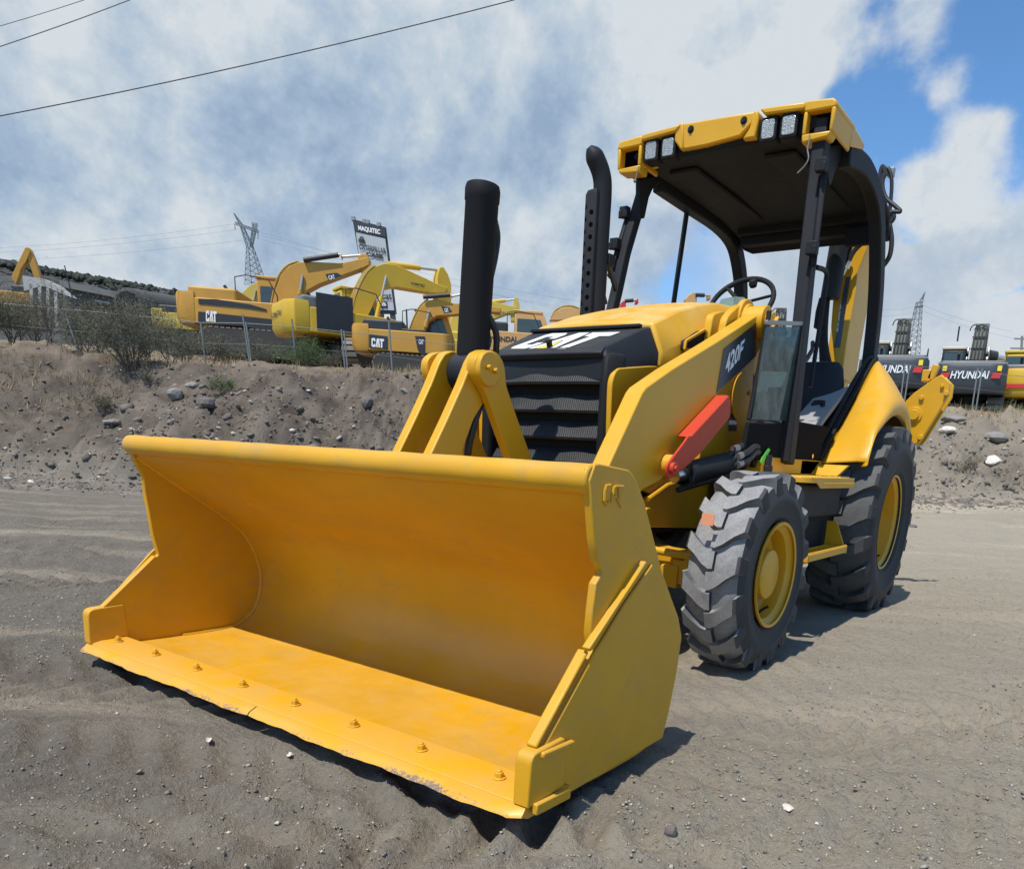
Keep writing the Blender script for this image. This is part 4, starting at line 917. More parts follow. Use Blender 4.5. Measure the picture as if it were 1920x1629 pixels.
# ---- rear: folded boom, swing frame, raised stabiliser, hoses
def rear():
    b = MB()
    Yb = 3.2
    front = xz([(1567, 690), (1557, 600), (1560, 540), (1568, 520), (1592, 462), (1606, 445), (1636, 440), (1640, 480), (1612, 560), (1596, 640), (1585, 705)], Yb)
    front = xz([(1568, 712), (1558, 612), (1562, 560), (1568, 524), (1580, 495), (1592, 470), (1610, 448), (1632, 440), (1624, 470), (1608, 509), (1605, 541), (1588, 637), (1578, 710)], Yb)
    bm_ = MB().py(front, Yb, Yb+.42).build('backhoe_boom', YEL, BH, .006)
    def fq(px_, py_): return at(px_, py_, 'y', Yb-.004)
    dq = [fq(1563.5, 652), fq(1575, 652), fq(1594.5, 518), fq(1586, 520)]
    MB().add([tuple(p) for p in dq], [(0, 1, 2, 3)]).build('boom_decal', simple('decal_grey_blue', (.06, .075, .12), .35), bm_, smooth=False)
    a = [fq(1571.5, 622), fq(1578.5, 565), fq(1586, 563), fq(1579.5, 621)]
    logo([a[0]+np.array([0, -.003, 0]), a[1]+np.array([0, -.003, 0]), a[2]*0+fq(1577, 563)+np.array([0, -.003, 0]), fq(1568, 622)+np.array([0, -.003, 0])], bm_, (0, 0, 0))
    ds = MB(); c = at(1614, 502, 'y', Yb+.16); ds.cyl((c[0]-.03, c[1], c[2]), (c[0]+.02, c[1], c[2]), .135, n=36); ds.build('boom_pivot_disc', YEL, bm_, .008)
    # stick folded behind and its cylinder
    sk = MB(); sk.loft([[(x-.08, y, z), (x+.08, y, z), (x+.08, y+.25, z), (x-.08, y+.25, z)] for x, y, z in ((.02, 3.75, 1.5), (.05, 3.70, 2.2), (.10, 3.62, 2.95))]); sk.build('backhoe_stick', YEL, BH, .008)
    cy = MB(); p0, p1 = at(1556, 560, 'y', 3.05), at(1577, 440, 'y', 3.05); cy.cyl(tuple(p0), tuple(p1), .075, n=26); cy.build('boom_cylinder', DGREY, BH, .004)
    cy = MB(); p0 = at(1540, 590, 'y', 3.08); cy.lathe([(0, -.12), (.045, -.1), (.05, .02), (.04, .12), (0, .15)], tuple(p0), (0.05, 0, 1), 18); cy.build('swing_cylinder_cap', BLKM, BH)
    MB().bar(tuple(at(1545, 700, 'y', 3.1)), tuple(at(1541, 570, 'y', 3.1)), .05, .06).build('boom_lock_bar', BLK, BH, .006)
    sf = MB(); sf.box(-.95, .95, 2.98, 3.16, .55, .78); sf.box(-.30, .30, 3.05, 3.45, .45, 1.62); sf.build('rear_frame', YEL, BH, .01)
    hl = MB(); a_, b_ = at(1582, 512, 'y', 3.12), at(1604, 470, 'y', 3.12)
    hl.cyl(tuple(at(1577, 520, 'y', 3.1)), tuple(at(1590, 494, 'y', 3.1)), .017, n=12); hl.cyl(tuple(at(1586, 503, 'y', 3.1)), tuple(at(1592, 490, 'y', 3.1)), .028, n=8); hl.build('hose_fitting', STEEL, bm_)
    Cc = lambda l, y: smooth_line([tuple(at(a, b, 'y', y)) for a, b in l], 6)
    for l, y, r in (([(1590, 492), (1602, 470), (1622, 452), (1640, 446)], 3.1, .02), ([(1574, 530), (1584, 490), (1595, 462)], 3.12, .018), ([(1560, 700), (1548, 640), (1552, 560), (1560, 500)], 3.15, .02),
                    ([(1657, 335), (1663, 316), (1670, 326), (1672, 350), (1668, 400), (1664, 430)], 3.0, .014), ([(1657, 325), (1655, 350), (1662, 372), (1680, 388), (1688, 397), (1672, 398), (1656, 410), (1652, 420)], 2.9, .015),
                    ([(1660, 425), (1674, 412), (1675, 402), (1668, 400)], 3.0, .018), ([(1668, 420), (1672, 450), (1668, 480), (1655, 500), (1648, 506)], 2.9, .018), ([(1656, 452), (1650, 490), (1646, 512)], 2.9, .012), ([(1661, 330), (1655, 312), (1650, 330), (1652, 350)], 2.95, .016)):
        MB().tube(Cc(l, y), r, 9).build('hydraulic_hose', HOSE, bm_)
    p = at(1659, 438, 'y', 2.9); MB().lathe([(0, -.05), (.045, -.045), (.055, .0), (.04, .045), (0, .055)], tuple(p), (.1, 0, 1), 18).build('work_lamp', BLK, BH)
    k = MB().box(*[v for v in (.62, .70, 2.96, 3.02, 2.87, 2.93)]); 
    p = at(1669, 322, 'y', 3.0); q = MB().box(p[0]-.02, p[0]+.025, p[1], p[1]+.05, p[2]-.03, p[2]+.03); q.build('hose_clamp', DSTEEL, bm_, .004)
    # stabilisers folded up against the sides
    Ys = 3.25
    out = xz([(1697, 833), (1721, 832), (1728, 824), (1778, 742), (1781, 718), (1766, 702), (1757, 706), (1713, 737), (1698, 752), (1690, 790)], Ys)
    for s in (1, -1):
        o_ = [(s*a, c) for a, c in out]
        st = MB().py(o_, Ys, Ys+.05); st.py([(s*(a+.0), c+.0) for a, c in out], Ys+.17, Ys+.20)
        st = st.build('stabiliser_leg', YEL, BH, .006)
        k = MB()
        for a, b, r, l in ((1714, 778, .040, .03), (1714, 778, .062, .012), (1728, 746, .018, .02), (1726, 820, .02, .025), (1767, 724, .014, .02), (1775, 738, .018, .03), (1700, 828, .02, .015)):
            p = at(a, b, 'y', Ys); k.cyl((s*p[0], Ys-l, p[2]), (s*p[0], Ys+.01, p[2]), r, n=22)
        k.build('stabiliser_pins', YEL, st, .003)
        p = at(1742, 706, 'y', Ys+.05); k = MB().box(*sorted((s*(p[0]-.05), s*(p[0]+.02))), Ys+.02, Ys+.14, p[2]-.04, p[2]+.05); p = at(1752, 697, 'y', Ys+.05); k.bar((s*(p[0]-.02), Ys+.05, p[2]-.06), (s*(p[0]+.01), Ys+.05, p[2]+.05), .06, .05); k.build('stabiliser_lug', YEL, st, .006)
        MB().bar((s*.55, Ys+.11, 1.0), (s*.95, Ys+.11, 1.35), .09, .09).build('stabiliser_cylinder', BLK, BH, .01)
rear()
# ------------------------------------------------------------------ terrain
def _h(ix, iy, seed):
    n = (ix.astype(np.int64)*374761393 + iy.astype(np.int64)*668265263 + seed*2147483647) & 0xffffffff
    n = ((n ^ (n >> 13))*1274126177) & 0xffffffff
    return ((n ^ (n >> 16)) & 0xffff)/65535.0
def vnoise(x, y, seed=0):
    x = np.asarray(x, float); y = np.asarray(y, float)
    ix = np.floor(x); iy = np.floor(y); fx = x-ix; fy = y-iy
    ux = fx*fx*fx*(fx*(fx*6-15)+10); uy = fy*fy*fy*(fy*(fy*6-15)+10)
    a, b, c, d = _h(ix, iy, seed), _h(ix+1, iy, seed), _h(ix, iy+1, seed), _h(ix+1, iy+1, seed)
    return (a*(1-ux)+b*ux)*(1-uy)+(c*(1-ux)+d*ux)*uy-0.5
def fbm(x, y, o=4, g=0.5, seed=0):
    v = 0; a = 1.0
    for k in range(o): v = v+a*vnoise(x*2**k+17.3*k, y*2**k-9.1*k, seed+k); a *= g
    return v
def sstep(a, b, x):
    t = np.clip((x-a)/(b-a), 0, 1); return t*t*(3-2*t)
def SD(x, y):
    dx, dy = np.asarray(x, float)-CAM[0], np.asarray(y, float)-CAM[1]
    return dx*R2[0]+dy*R2[1], dx*F2[0]+dy*F2[1]
def XY(s, d): return CAM[0]+s*R2[0]+d*F2[0], CAM[1]+s*R2[1]+d*F2[1]
def height(x, y, fine=True):
    s, d = SD(x, y)
    wob = fbm(s*.16, d*.05, 3, .5, 5)*2.2+fbm(s*.9, d*.1, 4, .6, 6)*.40
    db = 15.0+.17*s+wob; dt = db+3.6+fbm(s*.3, d*.1, 2, .5, 9)*1.2
    z0 = .50*sstep(9, 18, d)*sstep(1.5, 8, s)
    t = np.clip((d-db)/(dt-db), 0, 1)
    prof = np.where(t < .12, t*t*8.0, np.where(t < .3, .1152+(t-.12)*1.55, .3942+(t-.3)*.8654))          # steep scarp, then a laid-back slope
    bank = prof*(2.45-z0)
    up = np.clip(d-dt, 0, 40)*.088
    h = z0+bank+up
    on = sstep(0, .15, t)
    far_ = sstep(60, 200, d); h = h*(1-far_)+ (3.0)*far_
    r1 = fbm(x*.9, y*.9, 4, .55, 21); r2 = fbm(x*3.1, y*3.1, 4, .6, 31)
    slope = on*(1-sstep(.95, 1.35, (d-db)/(dt-db)))
    h = h+slope*(r1*.40+np.abs(r2)*.22+np.abs(fbm(x*8, y*8, 3, .6, 33))*.16-.10*np.maximum(0, fbm(s*.35, d*2.2, 3, .5, 44)))+on*(1-slope)*(r1*.12+r2*.03)
    # driven ground: long ripples along the road, looser lumps up close
    road = (1-on)
    h = h+road*(fbm(s*.22, d*1.3, 4, .5, 41)*.045*sstep(4.5, 8, d)+fbm(x*.55, y*.55, 3, .5, 51)*.05*sstep(3.0, 6, d))
    keep = 1-.75*np.exp(-(((x)/2.0)**4+((y-.6)/2.6)**4))
    if fine:
        h = h+road*keep*(fbm(x*2.4, y*2.4, 3, .5, 61)*.036+fbm(x*9, y*9, 4, .6, 71)*.016)
        h = h+road*sstep(.52, .80, fbm(x*1.1+3, y*1.1, 2, .5, 81)+.5)*np.sin((x*.55+y*.84)*42+fbm(x*3, y*3, 2, .5, 3)*6)*.008
    if fine:
        for (ax_, ay_, ang, wd_) in ((-3.2, -1.2, 1.05, .30), (-2.2, -3.0, .62, .26), (2.6, -.6, .92, .28), (2.9, 1.5, 1.12, .28), (-5.5, 1.5, .85, .32), (4.2, 3.0, 1.0, .3), (-.6, -2.75, .40, .24)):
            ca_, sa_ = math.cos(ang), math.sin(ang); u = (x-ax_)*ca_+(y-ay_)*sa_; v = -(x-ax_)*sa_+(y-ay_)*ca_+.25*np.sin(u*.5)+fbm(u*.6, u*0, 2, .5, 12)*.3
            on_ = np.exp(-(v/wd_)**6)*road*keep*sstep(-.25, .15, fbm(u*.5, v*.5, 2, .5, 13))
            h = h+on_*(-.014+.017*np.tanh(2.5*np.sin((u+np.abs(v)*.8)*2*np.pi/.17)))+.014*road*keep*np.exp(-((np.abs(v)-wd_*1.15)/.07)**2)*on_.clip(0, 1)
    h = h+.030*np.exp(-(((x-1.42)/.30)**2+((y+1.35)/.40)**2))
    for sx in (-.905, .905):
        for yy in (0, 2.197):
            h = h+.018*np.exp(-(((np.abs(x-sx)-.24)/.10)**2+((y-yy)/.22)**2))
    return h
def hz(x, y): return float(height(np.array([x]), np.array([y]))[0])
def axis(near, step, grow, lim0, lim1):
    a = list(np.arange(near[0], near[1], step)); st = step
    while a[-1] < lim1: st *= grow; a.append(a[-1]+st)
    st = step
    while a[0] > lim0: st *= grow; a.insert(0, a[0]-st)
    return np.array(a)
def ground_mat():
    m, nt, b = nmat('dry_dirt')
    geo = nt.nodes.new('ShaderNodeNewGeometry'); P_ = geo.outputs['Position']
    def dot(v):
        n = nt.nodes.new('ShaderNodeVectorMath'); n.operation = 'DOT_PRODUCT'; nt.links.new(P_, n.inputs[0]); n.inputs[1].default_value = v
        return n.outputs['Value']
    s = mt(nt, 'SUBTRACT', dot(tuple(R2)), float(CAM[:2] @ R2[:2])); d = mt(nt, 'SUBTRACT', dot(tuple(F2)), float(CAM[:2] @ F2[:2]))
    cb = nt.nodes.new('ShaderNodeCombineXYZ'); nt.links.new(s, cb.inputs[0]); nt.links.new(d, cb.inputs[1]); SDv = cb.outputs[0]
    n_big = nz(nt, .55, 5, .55, SDv, .4, (.6, 1.5, 1)); n_mid = nz(nt, 3.5, 7, .62); n_fin = nz(nt, 38, 6, .72); n_grain = nz(nt, 210, 3, .75)
    streak = nz(nt, 1.0, 6, .6, SDv, .3, (.22, 2.6, 1))
    dark, light, tan = (0.156, 0.138, 0.114), (0.425, 0.372, 0.287), (0.537, 0.454, 0.336)
    side = rmp(nt, mt(nt, 'ADD', mt(nt, 'MULTIPLY', s, .20), mt(nt, 'MULTIPLY', n_big, 1.1)), [(.20, 0.0), (.80, 1.0)])
    c = mixc(nt, mt(nt, 'MULTIPLY', side, .85), mixc(nt, n_mid, dark, (0.260, 0.227, 0.184)), light)
    c = mixc(nt, mt(nt, 'MULTIPLY', rmp(nt, streak, [(.50, 0.0), (.72, 1.0)]), mt(nt, 'MULTIPLY', rmp(nt, d, [(0.0, 0.0), (1.0, 1.0)]), .62)), c, tan)
    # a pale trodden strip along the foot of the bank on the right
    strip = mt(nt, 'MULTIPLY', rmp(nt, mt(nt, 'ABSOLUTE', mt(nt, 'ADD', mt(nt, 'MULTIPLY', mt(nt, 'SUBTRACT', d, 15.4), .75), mt(nt, 'MULTIPLY', mt(nt, 'SUBTRACT', streak, .5), 2.4))), [(.25, 1.0), (1.0, 0.0)]), rmp(nt, mt(nt, 'MULTIPLY', s, .1), [(.2, 0.0), (.5, 1.0)]))
    c = mixc(nt, mt(nt, 'MULTIPLY', strip, .7), c, (0.642, 0.547, 0.407))
    c = mixc(nt, mt(nt, 'MULTIPLY', rmp(nt, n_fin, [(.34, 1.0), (.48, 0.0)]), .40), c, (0.127, 0.109, 0.088))
    c = mixc(nt, mt(nt, 'MULTIPLY', rmp(nt, n_fin, [(.56, 0.0), (.74, 1.0)]), .5), c, (0.492, 0.433, 0.349))
    c = mixc(nt, mt(nt, 'MULTIPLY', rmp(nt, n_grain, [(.60, 0.0), (.75, 1.0)]), .45), c, (0.656, 0.582, 0.478))
    # bank: darker volcanic spoil, straw on top
    zz = nt.nodes.new('ShaderNodeSeparateXYZ'); nt.links.new(P_, zz.inputs[0])
    bk = rmp(nt, mt(nt, 'ADD', mt(nt, 'MULTIPLY', zz.outputs[2], .5), mt(nt, 'MULTIPLY', n_mid, .25)), [(.22, 0.0), (.50, 1.0)])
    bcol = mixc(nt, rmp(nt, nz(nt, 1.4, 8, .65), [(.32, 0.0), (.68, 1.0)]), (0.084, 0.067, 0.055), (0.226, 0.186, 0.146))
    bcol = mixc(nt, mt(nt, 'MULTIPLY', rmp(nt, mt(nt, 'ADD', mt(nt, 'MULTIPLY', s, .05), n_big), [(.66, 0.0), (1.05, 1.0)]), .8), bcol, (0.300, 0.258, 0.200))
    bcol = mixc(nt, rmp(nt, n_fin, [(.55, 0.0), (.75, .4)]), bcol, (0.33, 0.30, 0.255))
    c = mixc(nt, bk, c, bcol)
    straw = mt(nt, 'MULTIPLY', rmp(nt, mt(nt, 'MULTIPLY', zz.outputs[2], .25), [(.58, 0.0), (.70, .8)]), rmp(nt, n_mid, [(.38, .1), (.62, .9)]))
    c = mixc(nt, straw, c, (0.36, 0.265, 0.155))
    nt.links.new(c, b.inputs['Base Color']); b.inputs['Roughness'].default_value = .95; b.inputs['Specular IOR Level'].default_value = .12
    hgt = mt(nt, 'ADD', mt(nt, 'MULTIPLY', n_fin, 1.0), mt(nt, 'ADD', mt(nt, 'MULTIPLY', n_grain, .35), mt(nt, 'MULTIPLY', n_mid, 1.6)))
    bump(nt, b, hgt, 1.0, .030)
    return m
def terrain():
    sa = axis((-4.5, 3.4), .028, 1.03, -900, 900); da = axis((1.0, 5.5), .028, 1.022, -30, 1500)
    # keep the bank reasonably fine
    da = np.unique(np.concatenate([da[da < 13], np.arange(13, 27, .09), da[da > 27]]))
    sa = np.unique(np.concatenate([sa[(sa > -9) & (sa < 7)], np.arange(-22, -9, .11), np.arange(7, 22, .11), sa[(sa <= -22) | (sa >= 22)]]))
    Sg, Dg = np.meshgrid(sa, da); X, Y = XY(Sg, Dg); Z = height(X, Y)
    n, k = Sg.shape; v = np.stack([X, Y, Z], -1).reshape(-1, 3)
    i = np.arange(n*k).reshape(n, k); f = np.stack([i[:-1, :-1], i[:-1, 1:], i[1:, 1:], i[1:, :-1]], -1).reshape(-1, 4)
    me = bpy.data.meshes.new('ground'); me.vertices.add(len(v)); me.vertices.foreach_set('co', v.ravel())
    me.loops.add(f.size); me.loops.foreach_set('vertex_index', f.ravel().astype(np.int32)); me.polygons.add(len(f))
    me.polygons.foreach_set('loop_start', np.arange(0, f.size, 4, dtype=np.int32)); me.polygons.foreach_set('loop_total', np.full(len(f), 4, np.int32))
    me.polygons.foreach_set('use_smooth', np.ones(len(f), bool)); me.update(calc_edges=True)
    me.materials.append(ground_mat()); o = bpy.data.objects.new('ground', me); COL.objects.link(o); tag(o, kind='structure')
terrain()
ICO = None
def ico():
    global ICO
    if ICO is None:
        bm = bmesh.new(); bmesh.ops.create_icosphere(bm, subdivisions=1, radius=1); ICO = (np.array([v.co for v in bm.verts]), [tuple(v.index for v in f.verts) for f in bm.faces]); bm.free()
    return ICO
def rock_mat(name, a, b_):
    m, nt, b = nmat(name); oi = nt.nodes.new('ShaderNodeNewGeometry')
    rp = oi.outputs['Random Per Island']
    c = mixc(nt, rp, a, b_); c = mixc(nt, rmp(nt, nz(nt, 25, 5, .7), [(.4, 0.0), (.7, .5)]), c, tuple(min(1, q*1.5) for q in b_))
    nt.links.new(c, b.inputs['Base Color']); b.inputs['Roughness'].default_value = .9; b.inputs['Specular IOR Level'].default_value = .2
    bump(nt, b, nz(nt, 60, 5, .7), .5, .01); return m
def scatter(name, pts, sizes, mat, flat=.6, octa=False):
    if octa:
        bv = np.array([(1, 0, 0), (0, 1, 0), (-1, 0, 0), (0, -1, 0), (0, 0, 1), (0, 0, -1)], float); bf = [(0, 1, 4), (1, 2, 4), (2, 3, 4), (3, 0, 4), (1, 0, 5), (2, 1, 5), (3, 2, 5), (0, 3, 5)]
    else: bv, bf = ico()
    n = len(pts); nb = len(bv)
    a = RNG.uniform(0, 2*np.pi, n); ca, sa_ = np.cos(a), np.sin(a)
    sc = sizes[:, None]*RNG.uniform(.6, 1.25, (n, 3)); sc[:, 2] *= flat
    v = bv[None]*sc[:, None]*RNG.uniform(.72, 1.28, (n, nb, 1))
    x = v[..., 0]*ca[:, None]-v[..., 1]*sa_[:, None]; y = v[..., 0]*sa_[:, None]+v[..., 1]*ca[:, None]
    tl = RNG.normal(0, .25, (n, 2)); z = v[..., 2]+x*tl[:, :1]+y*tl[:, 1:]
    V = np.stack([x+pts[:, :1], y+pts[:, 1:2], z+pts[:, 2:3]], -1).reshape(-1, 3)
    F = (np.array(bf)[None]+(np.arange(n)*nb)[:, None, None]).reshape(-1, 3)
    me = bpy.data.meshes.new(name); me.vertices.add(len(V)); me.vertices.foreach_set('co', V.ravel())
    me.loops.add(F.size); me.loops.foreach_set('vertex_index', F.ravel().astype(np.int32)); me.polygons.add(len(F))
    me.polygons.foreach_set('loop_start', np.arange(0, F.size, 3, dtype=np.int32)); me.polygons.foreach_set('loop_total', np.full(len(F), 3, np.int32))
    me.update(calc_edges=True); me.materials.append(mat); o = bpy.data.objects.new(name, me); COL.objects.link(o); return o
GRAVEL = rock_mat('gravel_stone', (.11, .098, .085), (.36, .325, .27)); PALE = rock_mat('pale_grit', (.36, .32, .26), (.58, .53, .45)); SPOIL = rock_mat('spoil_stone', (.085, .071, .062), (.21, .18, .15))
def gravel():
    n = 80000; d = 1.3+RNG.beta(1.05, 2.2, n)*14; s = RNG.uniform(-.85, .68, n)*(d+.3)
    x, y = XY(s, d); z = height(x, y); sz = np.exp(RNG.normal(-5.7, .45, n)); sz = np.clip(sz, .0014, .011)
    keep = ~((np.abs(x) < 1.15) & (y > -2.1) & (y < 3.2)) & (fbm(x*1.3, y*1.3, 3, .6, 91)+RNG.normal(0, .18, n) > -.06); p = np.stack([x, y, z+sz*.15], 1)[keep]
    tag(scatter('gravel', p, sz[keep], GRAVEL, .6, True), kind='stuff')
    n = 2400; d = 1.3+RNG.beta(1.05, 2.0, n)*15; s = RNG.uniform(-.85, .68, n)*(d+.3); x, y = XY(s, d); z = height(x, y); sz = np.clip(np.exp(RNG.normal(-5.6, .40, n)), .0016, .009)
    keep = ~((np.abs(x) < 1.15) & (y > -2.1) & (y < 3.2)); tag(scatter('pale_grit', np.stack([x, y, z+sz*.25], 1)[keep], sz[keep], PALE, .5, True), kind='stuff')
    n = 26000; s = RNG.uniform(-15, 15, n); d = 14.2+.17*s+np.abs(RNG.normal(0, 2.6, n))-np.abs(RNG.normal(0, .5, n)); x, y = XY(s, d); z = height(x, y); sz = np.clip(np.exp(RNG.normal(-4.0, .65, n)), .007, .14)
    tag(scatter('bank_rubble', np.stack([x, y, z-sz*.18*RNG.uniform(0, 2, n)], 1), sz, SPOIL, .6), kind='stuff')
    n = 500; s = RNG.uniform(-14, 15, n); d = 14.6+.17*s+np.abs(RNG.normal(0, 2.8, n)); x, y = XY(s, d); z = height(x, y); sz = np.clip(np.exp(RNG.normal(-3.5, .5, n)), .012, .07)
    tag(scatter('bank_pale_rubble', np.stack([x, y, z+sz*.2], 1), sz, PALE, .45), kind='stuff')
gravel()
def hit(px, py):                        # where the photograph's ray meets the terrain
    d = ray(px, py); t = 1.0
    for k in range(4000):
        p = CAM+d*t
        if p[2] < height(np.array([p[0]]), np.array([p[1]]))[0]: break
        t *= 1.004
    return CAM+d*t
def rock(name, px, py, size, label, cat, mat, group=None, flat=.7, seed=0, sub=2):
    p = hit(px, py); rg = np.random.default_rng(seed); bm = bmesh.new(); bmesh.ops.create_icosphere(bm, subdivisions=sub, radius=1)
    q = rg.normal(size=(7, 3)); q /= np.linalg.norm(q, axis=1)[:, None]; k = rg.uniform(.55, .85, 7)
    sc = np.array([1, rg.uniform(.65, .95), flat])*size
    for v in bm.verts:
        c = np.array(v.co)
        for a, b in zip(q, k):
            e = c @ a
            if e > b: c = c-a*(e-b)
        v.co = Vector(c*sc*(1+rg.normal(0, .02)))
    me = bpy.data.meshes.new(name); bm.to_mesh(me); bm.free(); me.materials.append(mat)
    o = bpy.data.objects.new(name, me); COL.objects.link(o); o.location = (p[0], p[1], p[2]+size*flat*.35); o.rotation_euler = (0, 0, rg.uniform(0, 6))
    return tag(o, label, cat, group)
G_ = rock_mat('grey_boulder', (.13, .12, .11), (.22, .20, .18)); D_ = rock_mat('dark_boulder', (.075, .065, .06), (.13, .115, .105)); W_ = rock_mat('pale_boulder', (.42, .38, .33), (.55, .50, .44))
rock('rock', 386, 764, .22, 'dark angular boulder, the largest on the slope above the left half of the bucket lip', 'rock', D_, flat=.8, seed=4)
rock('rock', 330, 744, .17, 'pale grey boulder just left of the largest dark boulder on the slope', 'rock', G_, flat=.8, seed=5)
rock('rock', 358, 727, .16, 'flat grey boulder near the top of the slope, right above the pale grey one', 'rock', G_, flat=.6, seed=6)
rock('rock', 690, 762, .20, 'rounded dark boulder alone on the slope left of the tilt links', 'rock', D_, flat=.75, seed=7)
rock('rock', 757, 737, .15, 'small grey rock on the slope edge touching the left tilt link', 'rock', G_, flat=.6, seed=8)
rock('rock', 212, 794, .20, 'flat pale slab lying on the slope left of the bucket corner', 'rock', G_, flat=.35, seed=9)
rock('rock', 1776, 810, .24, 'pale boulder on the right slope below the raised stabiliser leg', 'rock', W_, flat=.45, seed=10)
rock('rock', 1866, 826, .34, 'broad dark grey boulder on the right slope near the photo edge', 'rock', G_, flat=.5, seed=11)
rock('rock', 1862, 868, .24, 'tan boulder below the broad dark one on the right slope', 'rock', W_, flat=.55, seed=12)
rock('rock', 1785, 788, .34, 'long flat blue-grey slab at the top of the right slope', 'rock', G_, flat=.28, seed=13)
rock('rock', 1710, 988, .10, 'small black lump of earth on the pale track behind the rear wheel', 'clod', D_, flat=.4, seed=14)
rock('stone', 1257, 1562, .025, 'small dark angular stone on the dirt in the right foreground', 'stone', D_, flat=.9, seed=15)
rock('stone', 1478, 1513, .035, 'white crumbled stone half buried in the right foreground dirt', 'stone', W_, flat=.25, seed=16)
def scrap(px, py, size, label, seed):
    p = hit(px, py); rg = np.random.default_rng(seed); m = MB(); n = 9
    pts = [(math.cos(2*math.pi*i/n)*size*rg.uniform(.6, 1.1), math.sin(2*math.pi*i/n)*size*.45*rg.uniform(.6, 1.2), rg.uniform(.004, .016)) for i in range(n)]
    m.prism(pts, (0, 0, .0015)); o = m.build('paper_scrap', simple('scrap_paper', (.62, .57, .48), .9), None, smooth=False); o.location = (p[0], p[1], p[2]); o.rotation_euler = (0, 0, -.6)
    tag(o, label, 'litter')
scrap(392, 1391, .022, 'torn pale paper scrap on the dirt below the left part of the cutting edge', 1)
scrap(545, 1420, .024, 'larger pale paper scrap on the dirt nearer the middle of the cutting edge', 2)
# distant hill
def hill():
    m = MB(); n = 60; m_ = 8; rows = []
    for j in range(m_+1):
        row = []
        for i in range(n+1):
            s = -330+i*6.5; d = 180+j*30
            crest = np.interp(s, [-330, -217, -175, -146, -115, -60, 60], [66, 58, 53, 50, 42, 24, 8]) + 3*float(fbm(np.array(s*.02), np.array(j*.4), 4, .5, 3))
            k = math.sin(math.pi/2*min(1, j/4))
            x, y = XY(s, d-120*(1-k)); row.append((x, y, -4+(crest+4)*k))
        rows.append(row)
    m.loft(rows, caps=False, closed=False)
    mat, nt, b = nmat('hillside_scrub')
    c = mixc(nt, rmp(nt, nz(nt, .09, 6, .7), [(.35, 0.0), (.65, 1.0)]), (.028, .032, .032), (.075, .072, .066)); nt.links.new(c, b.inputs['Base Color']); b.inputs['Roughness'].default_value = 1
    tag(m.build('hill', mat, None, 0, 80), kind='structure')
    # scrub along its crest
    pts = []
    for k in range(2600):
        s = RNG.uniform(-260, -70); z = np.interp(s, [-330, -217, -175, -146, -115, -60], [66, 58, 53, 50, 42, 24]); dd_ = RNG.uniform(-70, 6); x, y = XY(s, 300+dd_); pts.append((x, y, z-1.0+min(0, dd_+4)*.12))
    tag(scatter('hill_scrub', np.array(pts), RNG.uniform(.35, 1.3, len(pts)), rock_mat('scrub_leaf', (.02, .024, .021), (.045, .05, .038)), .8), kind='stuff')
hill()
# ------------------------------------------------------------------ excavators on the yard above the bank
HOS = simple('boom_hose_ochre', (.36, .22, .035), .6); EY = paint('excavator_yellow', (0.64, 0.40, 0.022), .5, .5, 0); EY2 = paint('faded_yellow', (0.58, 0.42, 0.06), .55, .5, 0); EO = paint('excavator_ochre', (0.52, 0.265, 0.03), .5, .5, 0)
TANP = paint('sun_bleached_orange', (0.60, 0.34, 0.12), .55, .5, 0); EK = paint('excavator_black', (0.02, 0.021, 0.025), .5, .4, 0); ESL = paint('excavator_slate', (0.035, 0.045, 0.055), .45, .4, 0)
TRK = simple('track_steel', (.055, .05, .045), .7, .3); TRKL = simple('worn_track_shoe', (.19, .16, .12), .7, .2); CGL = simple('cab_glass', (.05, .07, .075), .12); CREAM = paint('cream_cab_roof', (.62, .52, .36), .5, .3, 0)
CHROME = simple('cylinder_rod', (.42, .42, .42), .5, .6); BKT = simple('black_text', (.03, .03, .035), .5); REDD = simple('red_stripe', (.55, .03, .03), .45)
